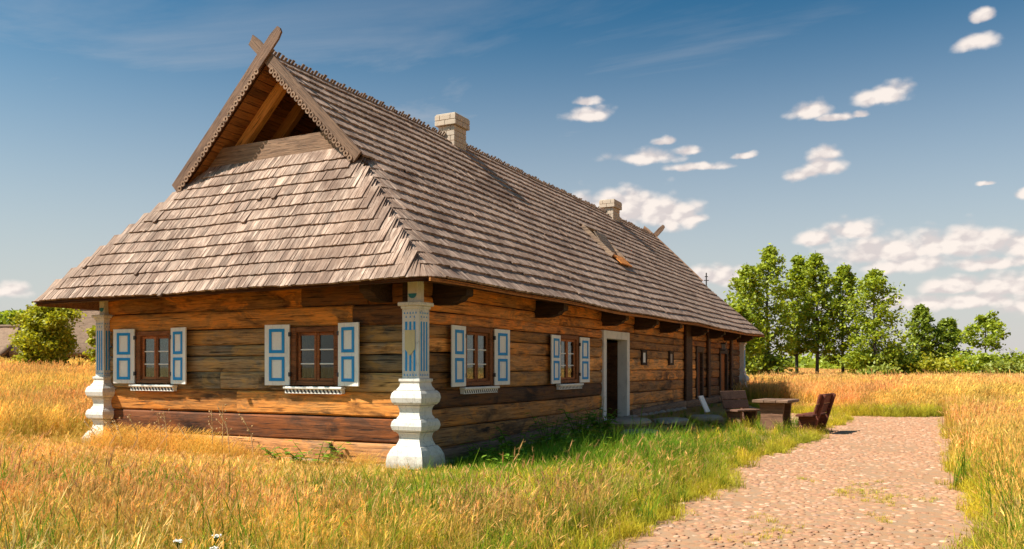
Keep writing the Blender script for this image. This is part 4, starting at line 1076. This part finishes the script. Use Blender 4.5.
def scatter(name, pts, protos, label, cat):
    """pts rows: x y z rot scale tilt idx"""
    P = np.array(pts, dtype=np.float32); me = bpy.data.meshes.new(name); me.vertices.add(len(P)); me.vertices.foreach_set('co', P[:, :3].ravel())
    for nm, col in (('rotz', 3), ('scl', 4)):
        a = me.attributes.new(nm, 'FLOAT', 'POINT'); a.data.foreach_set('value', P[:, col].copy())
    a = me.attributes.new('pick', 'INT', 'POINT'); a.data.foreach_set('value', P[:, 5].astype(np.int32))
    o = link(name, me); tag(o, label, cat, kind='stuff')
    g = bpy.data.node_groups.new(name, 'GeometryNodeTree')
    g.interface.new_socket('Geometry', in_out='INPUT', socket_type='NodeSocketGeometry'); g.interface.new_socket('Geometry', in_out='OUTPUT', socket_type='NodeSocketGeometry')
    N = g.nodes; L = g.links
    gi = N.new('NodeGroupInput'); go = N.new('NodeGroupOutput'); iop = N.new('GeometryNodeInstanceOnPoints'); mp_ = N.new('GeometryNodeMeshToPoints'); jn = N.new('GeometryNodeJoinGeometry')
    L.new(gi.outputs[0], mp_.inputs[0]); L.new(mp_.outputs[0], iop.inputs['Points'])
    for pr in reversed(protos):
        oi = N.new('GeometryNodeObjectInfo'); oi.inputs['Object'].default_value = pr; oi.inputs['As Instance'].default_value = True; L.new(oi.outputs['Geometry'], jn.inputs[0])
    L.new(jn.outputs[0], iop.inputs['Instance']); iop.inputs['Pick Instance'].default_value = True
    def attr(nm, typ):
        n_ = N.new('GeometryNodeInputNamedAttribute'); n_.data_type = typ; n_.inputs['Name'].default_value = nm; return n_.outputs[0]
    L.new(attr('pick', 'INT'), iop.inputs['Instance Index'])
    cx_ = N.new('ShaderNodeCombineXYZ'); L.new(attr('rotz', 'FLOAT'), cx_.inputs[2]); er = N.new('FunctionNodeEulerToRotation'); L.new(cx_.outputs[0], er.inputs[0]); L.new(er.outputs[0], iop.inputs['Rotation'])
    L.new(attr('scl', 'FLOAT'), iop.inputs['Scale']); L.new(iop.outputs[0], go.inputs[0])
    md = o.modifiers.new('growth', 'NODES'); md.node_group = g
    return o
GD = grassmat('dry_grass', (1.12, .97, .88), (.95, 1.01, .72), .3)
GG = grassmat('green_grass', (1, 1, 1), (1.55, 1.18, .9), .45)
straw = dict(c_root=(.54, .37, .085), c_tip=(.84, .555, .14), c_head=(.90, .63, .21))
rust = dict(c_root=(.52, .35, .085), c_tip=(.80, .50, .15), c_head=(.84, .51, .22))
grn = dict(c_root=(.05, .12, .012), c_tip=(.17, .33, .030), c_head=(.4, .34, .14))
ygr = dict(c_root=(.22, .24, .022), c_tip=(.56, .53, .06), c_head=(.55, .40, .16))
P_dry = [tuft('straw_tuft', 1, 22, .62, .22, .16, .0052, .30, .6, m_=GD, **straw), tuft('straw_tuft', 2, 22, .72, .2, .18, .0052, .22, .7, m_=GD, **straw), tuft('straw_tuft', 3, 20, .60, .25, .17, .005, .4, .75, m_=GD, headlen=.13, headw=.008, **rust),
         tuft('straw_tuft', 4, 26, .45, .3, .18, .0058, .45, .25, m_=GD, **ygr), tuft('short_straw_tuft', 5, 40, .22, .35, .17, .007, .7, .12, m_=GD, headlen=.07, headw=.008, **straw), tuft('short_straw_tuft', 6, 40, .24, .35, .17, .007, .6, .3, m_=GD, headlen=.08, headw=.009, **rust),
         tuft('fallen_straw', 7, 46, .48, .35, .20, .007, 1.1, .3, m_=GD, wind=.5, headlen=.1, headw=.006, **straw),
         tuft('tall_stem', 8, 6, .58, .22, .20, .0045, .30, 1.0, m_=GD, wind=.16, headlen=.09, headw=.004, c_root=(.5, .38, .12), c_tip=(.80, .60, .26), c_head=(.88, .68, .36)),
         tuft('tall_stem', 9, 9, .52, .22, .22, .0045, .45, 1.0, m_=GD, wind=.14, headlen=.09, headw=.0055, c_root=(.45, .32, .1), c_tip=(.70, .46, .2), c_head=(.66, .38, .20))]
P_mid = [tuft('field_tuft', 11, 60, .80, .16, .42, .013, .20, .7, m_=GD, headlen=.14, headw=.011, **straw), tuft('field_tuft', 12, 60, .78, .18, .45, .013, .24, .7, m_=GD, headlen=.14, headw=.011, **rust), tuft('field_tuft', 13, 60, .62, .2, .42, .014, .3, .4, m_=GD, **ygr)]
P_far = [tuft('far_tuft', 21, 130, .80, .14, 1.5, .045, .16, .6, m_=GD, headlen=.2, headw=.04, **straw), tuft('far_tuft', 22, 130, .82, .16, 1.5, .045, .2, .7, m_=GD, headlen=.2, headw=.045, **rust), tuft('far_tuft', 23, 130, .62, .16, 1.5, .05, .2, .4, m_=GD, **ygr)]
P_grn = [tuft('green_tuft', 31, 34, .26, .3, .13, .009, .55, 0, m_=GG, wind=.03, **grn), tuft('green_tuft', 32, 32, .34, .3, .14, .009, .45, 0, m_=GG, wind=.03, **grn), tuft('green_tuft', 33, 30, .24, .3, .14, .008, .6, .02, m_=GG, wind=.03, **ygr), tuft('green_tuft', 34, 34, .12, .3, .13, .008, .6, 0, m_=GG, wind=0, **ygr)]
def in_house(x, y): return -HW-.25 < x < .18 and -.12 < y < HL+.3
def nz(x, y, s=1, p=0): return .5+.25*(math.sin(x*1.3*s+y*.7*s+p)+math.sin(x*.6*s-y*1.5*s+1.7*p+2))
dry = []; mid = []; far = []; gre = []
HT = {'d': (.85, .98, .85, .62, .28, .32, .40, .62, .56), 'g': (.34, .44, .32, .16)}
def limit(x, y):                              # the sward is trodden short towards the walls
    dx = max(-HW-x, 0, x); dy = max(-y, 0, y-HL); d = math.hypot(dx, dy)
    if y > HL-2 or x < -HW-3: return 9
    if x > .2 and y > .4: return (.13+.12*d)*(1-.42*ss(4.5, 7, y))
    return (.07+.082*d)*(1+.7*ss(-HW+2.5, -HW, x)+2*ss(-HW-1, -HW-3, x))
def put(L, x, y, sc, k):
    if L is dry or L is gre:
        m_ = limit(x, y); hts = HT['d'] if L is dry else HT['g']
        if L is dry and hts[k]*sc > m_ and k < 4:
            if m_ < .45: k = R.choice((4, 5))
        sc = min(sc*(1 if k < 4 or L is gre else R.uniform(1, 1.6)), max(.25 if k != 6 else .8*sc, m_/hts[k]*R.uniform(.8, 1.25)*(1.1 if k > 6 else 1)))
    L.append((x, y, hills(x, y)-.01, R.gauss(0, .9) if L is not gre else R.uniform(0, 6.28), sc, k))
def polar(r0, r1, n, amax=.80):
    for _ in range(n):
        r = math.sqrt(R.uniform(r0*r0, r1*r1)); a = R.uniform(-amax, amax); d = FWD*math.cos(a)+RGT*math.sin(a); yield CAM.x+d.x*r, CAM.y+d.y*r, r
def bench_zone(x, y): return 2.0 < x < 5.3 and 10.2 < y < 13
def yard(x, y): return .18 < x < 4.8 and y > -1.2 and y < 20.5
for x, y, r in polar(2.6, 16, 24000):
    if in_house(x, y) or on_road(x, y): continue
    if x > 4.1 and edgeL(y)-.35 < x < edgeR(y)+.2 and R.random() < .85: continue
    green_side = ss(-3.2, 2.2, x-.35*y*0)*ss(-4.5, -1.0, y+.25*x) if x < 5 else 0
    if yard(x, y):
        g = ss(.2, 3.9, x)
        sc = R.uniform(.65, 1.15)*(1.15-.55*ss(2.6, 4.5, x))*(.7 if bench_zone(x, y) else 1)
        if y > 6 and x < 1.6 and R.random() < .6: continue
        put(gre, x, y, sc, R.choice((0, 1, 0, 1)) if g < .45+R.random()*.7 else R.choice((2, 2, 1, 3)))
        if R.random() < .04*ss(.8, 2.6, x) and y < 5: put(dry, x, y, R.uniform(.5, .8), R.choice((1, 2, 3)))
        continue
    near_wall = -HW-.3 < x < .5 and y > -1.1
    if x > 7.4:
        put(dry, x, y, R.uniform(.55, .95)*(.7+.3*ss(7.5, 8.5, x)), R.choice((0, 3, 3, 1)))
        if R.random() < .6: put(gre, x, y, R.uniform(.8, 1.4), R.choice((2, 1, 2)))
        continue
    v = nz(x, y, .9)
    if near_wall:
        if R.random() < .75: put(dry, x, y, R.uniform(.3, .6), R.choice((5, 4, 4)))
        elif R.random() < .5: put(gre, x, y, R.uniform(.5, 1.0), R.choice((0, 2)))
        continue
    if r > 5.2 and R.random() < .10 and nz(x, y, 1.3, 4) > .45: put(dry, x, y, R.uniform(.8, 1.15), 7 if nz(x, y, .7, 2.2) > .45 else 8)
    pg = .13+.50*green_side+.30*(v > .62)
    if x > .3: pg = max(pg, .25+.5*ss(-5.5, -2, y)*ss(.3, 2.2, x)+.1)
    if x > 3.6: pg = max(pg, .75)
    if R.random() < pg: put(gre, x, y, R.uniform(.8, 1.5)*(.65 if x > 3.6 else 1), R.choice((0, 1, 2, 2)))
    else:
        sc = R.uniform(.62, 1.08)*(.7+.3*ss(3.5, 6, r))*(1-.30*ss(-.5, 3.5, x))*(1-.25*ss(-3, -1.2, y)*ss(-8, -7, x))
        k = R.choice((0, 1, 3)) if nz(x, y, .8, 1.3) > .5 else R.choice((2, 2, 0))
        put(dry, x, y, sc, k)
    if R.random() < .25: put(gre, x, y, R.uniform(.5, 1.1), 2)
for x, y, r in polar(14, 48, 17000):
    if in_house(x, y) or on_road(x, y) or (-.1 < x < 4.5 and -1 < y < 20): 
        if .4 < x < 4.6 and 0 < y < 18 and not on_road(x, y):
            if y > 6 and x < 1.6 and R.random() < .5: continue
            put(gre, x, y, R.uniform(.8, 1.3)*(1.1-.5*ss(2.6, 4.5, x)), R.choice((0, 1, 2, 2)))
        continue
    if edgeL(y)-.3 < x < edgeR(y)+.15 and y < YE: continue
    k = 0 if nz(x, y, .25) > .5 else 1
    if R.random() < .18: k = 2
    lm = limit(x, y)
    if lm < .8 and x < 4:
        for _ in range(3): put(dry, x+R.gauss(0, .25), min(y+R.gauss(0, .25), -.15) if -HW-.2 < x < .2 else y+R.gauss(0, .25), R.uniform(.5, .9), R.choice((0, 1, 2, 3)))
        continue
    if x > 7.3 and y < 22: put(mid, x, y, R.uniform(.55, .85), R.choice((0, 2, 2, 1)))
    else: put(mid, x, y, R.uniform(.8, 1.1)*(.68+.32*ss(13, 30, r))*(.55+.45*ss(YE, YE+3, y) if x > .5 else 1), k)
for x, y, r in polar(44, 210, 15000):
    if in_house(x, y): continue
    k = 0 if nz(x, y, .12) > .48 else 1
    if R.random() < .15 or (r > 62 and x > 12 and R.random() < .5): k = 2
    put(far, x, y, R.uniform(.8, 1.1), k)
for _ in range(900):                        # straw lying against the foot of the gable wall
    x = R.uniform(-HW-.1, -.4); y = -.12-abs(R.gauss(0, .33)); hp = ss(-2.2, -5.0, x); put(dry, x, y, R.uniform(.3, .6)*(1+.9*hp), 6 if R.random() < .25+.75*hp else 5)
# moss and weeds on the cobbles
for (px, py, n, rad) in ((868, 487, 22, .30), (880, 497, 18, .25), (858, 494, 14, .22), (890, 505, 10, .2), (845, 498, 8, .2), (875, 518, 10, .2), (765, 520, 12, .2), (778, 534, 10, .2), (738, 540, 10, .2), (920, 500, 6, .2), (800, 480, 6, .2)):
    d = ray(px, py); q = CAM+d*(-CAM.z/d.z)
    for _ in range(n): put(gre, q.x+R.gauss(0, rad*.6), q.y+R.gauss(0, rad), R.uniform(.22, .5), 3)
for _ in range(1500):
    x = R.uniform(1, 12); y = YE-.5+.5*math.sin(x*.9+.5)+.25*math.sin(x*2.7)+R.gauss(.1, .3); put(gre, x, y, R.uniform(.5, 1.6), R.choice((2, 3, 2)))
for _ in range(2600):                       # frayed road edges
    y = R.uniform(-9, 19); l = R.random() < .55; x = (edgeL(y)+R.gauss(-.10, .13)) if l else (edgeR(y)+R.gauss(.12, .12)); put(gre, x, y, R.uniform(.35, .9), R.choice((2, 3, 3)))
scatter('dry_grass', dry, P_dry, 'golden dry grass with seed heads in the foreground', 'grass')
scatter('meadow_grass', mid, P_mid, 'tall golden meadow grass around the house', 'grass')
scatter('far_meadow_grass', far, P_far, 'golden meadow stretching away to the trees', 'grass')
scatter('green_grass', gre, P_grn, 'green grass along the long wall and the road edges', 'grass')

# ------------------------------------------------------------------ weeds, flowers and stalks by the walls
M['weed'] = foliage('weed_leaves', (.09, .19, .015), (.26, .42, .04), .4)
def leaf_blade(mb, p, d, l, w, droop=.3):
    d = d.normalized(); s = d.cross(Vector((0, 0, 1)));
    if s.length < .01: s = Vector((1, 0, 0))
    s.normalize(); pts = []
    for t_, k in ((0, .12), (.35, 1), (.7, .75), (1, .02)):
        c = p+d*l*t_-Vector((0, 0, droop*l*t_*t_)); pts.append((c-s*w*k*.5, c+Vector((0, 0, -.15*w*k)), c+s*w*k*.5))
    v = [q for r_ in pts for q in r_]; f = []
    for i in range(3): b = i*3; f += [(b, b+1, b+4, b+3), (b+1, b+2, b+5, b+4)]
    mb.add(v, f)
def weed(x, y, h, label, ns=7, lw=.12, ll=.24, group='broad leaved weeds by the house', name='leafy_weed', spread=.2):
    z = hills(x, y); e = empty(name, (x, y, z)); tag(e, label, 'weed', group); st = MB(); lf = MB()
    for i in range(ns):
        a = R.uniform(0, 6.28); l = Vector((math.cos(a)*spread, math.sin(a)*spread, 0)); H = h*R.uniform(.65, 1.1)
        P = [l*.2, l*.6+Vector((0, 0, H*.5)), l*1.1+Vector((0, 0, H))]; st.tube(P, [.008, .006, .003], 4, False)
        for k in range(9):
            t_ = (k+1)/9; p = P[0].lerp(P[1], t_*2) if t_ < .5 else P[1].lerp(P[2], t_*2-1); b = a+k*2.4
            leaf_blade(lf, p, Vector((math.cos(b), math.sin(b), R.uniform(.0, .5))), ll*R.uniform(.6, 1.1)*(1.15-t_*.6), lw*(1.15-.6*t_), .35)
    st.build('stem', M['weed'], e); o = lf.build('foliage', M['weed'], e); a = o.data.attributes.new('tint', 'FLOAT', 'POINT'); a.data.foreach_set('value', [R.random() for _ in range(0)] or np.repeat(RN.random(len(o.data.vertices)//12), 12).astype(np.float32))
WL = ['low green weed in the shaded grass, nearest the corner post', 'bushy green weed at the shadow edge before the first long side window', 'bushy green weed at the shadow edge before the second long side window', 'dark leafy weed at the wall below the first long side window', 'dark leafy weed between the corner post and first window', 'tall leafy weed below the space between the two long side windows', 'dark broad leaved clump under the second long side window', 'leafy weed in the shade left of the doorway', 'small leafy weed in front of the first window clump', 'spreading green weed in the shaded grass before the wall']
for (x, y, h), lab in zip(((1.3, .6, .35), (2.1, 1.9, .42), (2.0, 4.4, .45), (.75, 2.0, .55), (.65, 1.15, .4), (.8, 3.3, .65), (.9, 4.6, .6), (.8, 6.0, .5), (1.25, 2.6, .45), (1.6, 3.6, .45)), WL): weed(x, y, h, lab, R.randint(12, 16), spread=.32)
weed(-1.6, -.45, .45, 'green vine like weed at the foot of the gable wall', 8, .13, .2, name='creeping_weed', spread=.5)
weed(-2.2, -.4, .35, 'low green leafy weed left of the gable wall vine', 6, .12, .18, name='creeping_weed', spread=.4)
weed(1.05, 5.2, 1.15, 'tall slender green stalk standing before the long wall', 3, .04, .12, name='tall_weed', spread=.1)
weed(1.8, 5.4, .8, 'slender yellow green stalk near the doorway stones', 3, .03, .1, name='tall_weed', spread=.1)
M['stalk'] = paint('dry_stalk', (.46, .30, .14), .3, (.3, .18, .08), .9)
for i in range(12):
    x = -6.7+i*.34+R.uniform(-.1, .1); y = R.uniform(-.75, -.35); e = MB(); H = R.uniform(.6, 1.0); ln = R.uniform(-.3, .1)
    P = [Vector((x, y, 0)), Vector((x+ln*.3, y, H*.6)), Vector((x+ln, y-.05, H))]; e.tube(P, [.008, .007, .004], 4, False)
    for k in range(7):
        t_ = .35+.62*k/7; p = P[0].lerp(P[1], t_*2) if t_ < .5 else P[1].lerp(P[2], t_*2-1); a = R.uniform(0, 6.28); d = Vector((math.cos(a)*.7, math.sin(a)*.4, .6)); q = p+d*R.uniform(.06, .16)
        e.tube([p, q], [.005, .003], 3, False); e.tube([q, q+d*.012, q+d*.03, q+d*.045], [.004, .014, .013, .003], 5)
    tag(e.build('dry_weed_stalk', M['stalk']), 'dry brown weed stalk with small buds before the left gable window', 'weed', 'dry stalks by the gable wall')
M['petal'] = paint('white_petals', (.78, .76, .70), .2)
for (px, py, zz, lab) in ((178, 541, .52, 'white flower cluster in the dry grass at the lower left, left one'), (217, 536, .52, 'white flower cluster in the dry grass at the lower left, middle one'), (214, 548, .48, 'white flower cluster at the lower left, cut by the picture edge')):
    d = ray(px, py); q = CAM+d*((zz-CAM.z)/d.z); e = empty('yarrow_flower', (q.x, q.y, 0)); tag(e, lab, 'flower', 'white flowers in the foreground')
    st = MB(); fl_ = MB(); st.tube([(0, 0, 0), (.01, 0, zz*.6), (0, 0, zz-.02)], [.004, .004, .003], 4, False)
    for i in range(22):
        a = R.uniform(0, 6.28); rr = .028*math.sqrt(R.random()); c = Vector((rr*math.cos(a), rr*math.sin(a), zz+R.uniform(-.006, .006))); st.tube([(0, 0, zz-.06), c], [.002, .0015], 3, False)
        fl_.add([c+Vector((math.cos(2*math.pi*k/6)*.0075, math.sin(2*math.pi*k/6)*.0075, 0)) for k in range(6)]+[c+Vector((0, 0, .006))], [(k, (k+1) % 6, 6) for k in range(6)]+[(5, 4, 3, 2, 1, 0)])
    st.build('stem', M['weed'], e); fl_.build('blossom', M['petal'], e)
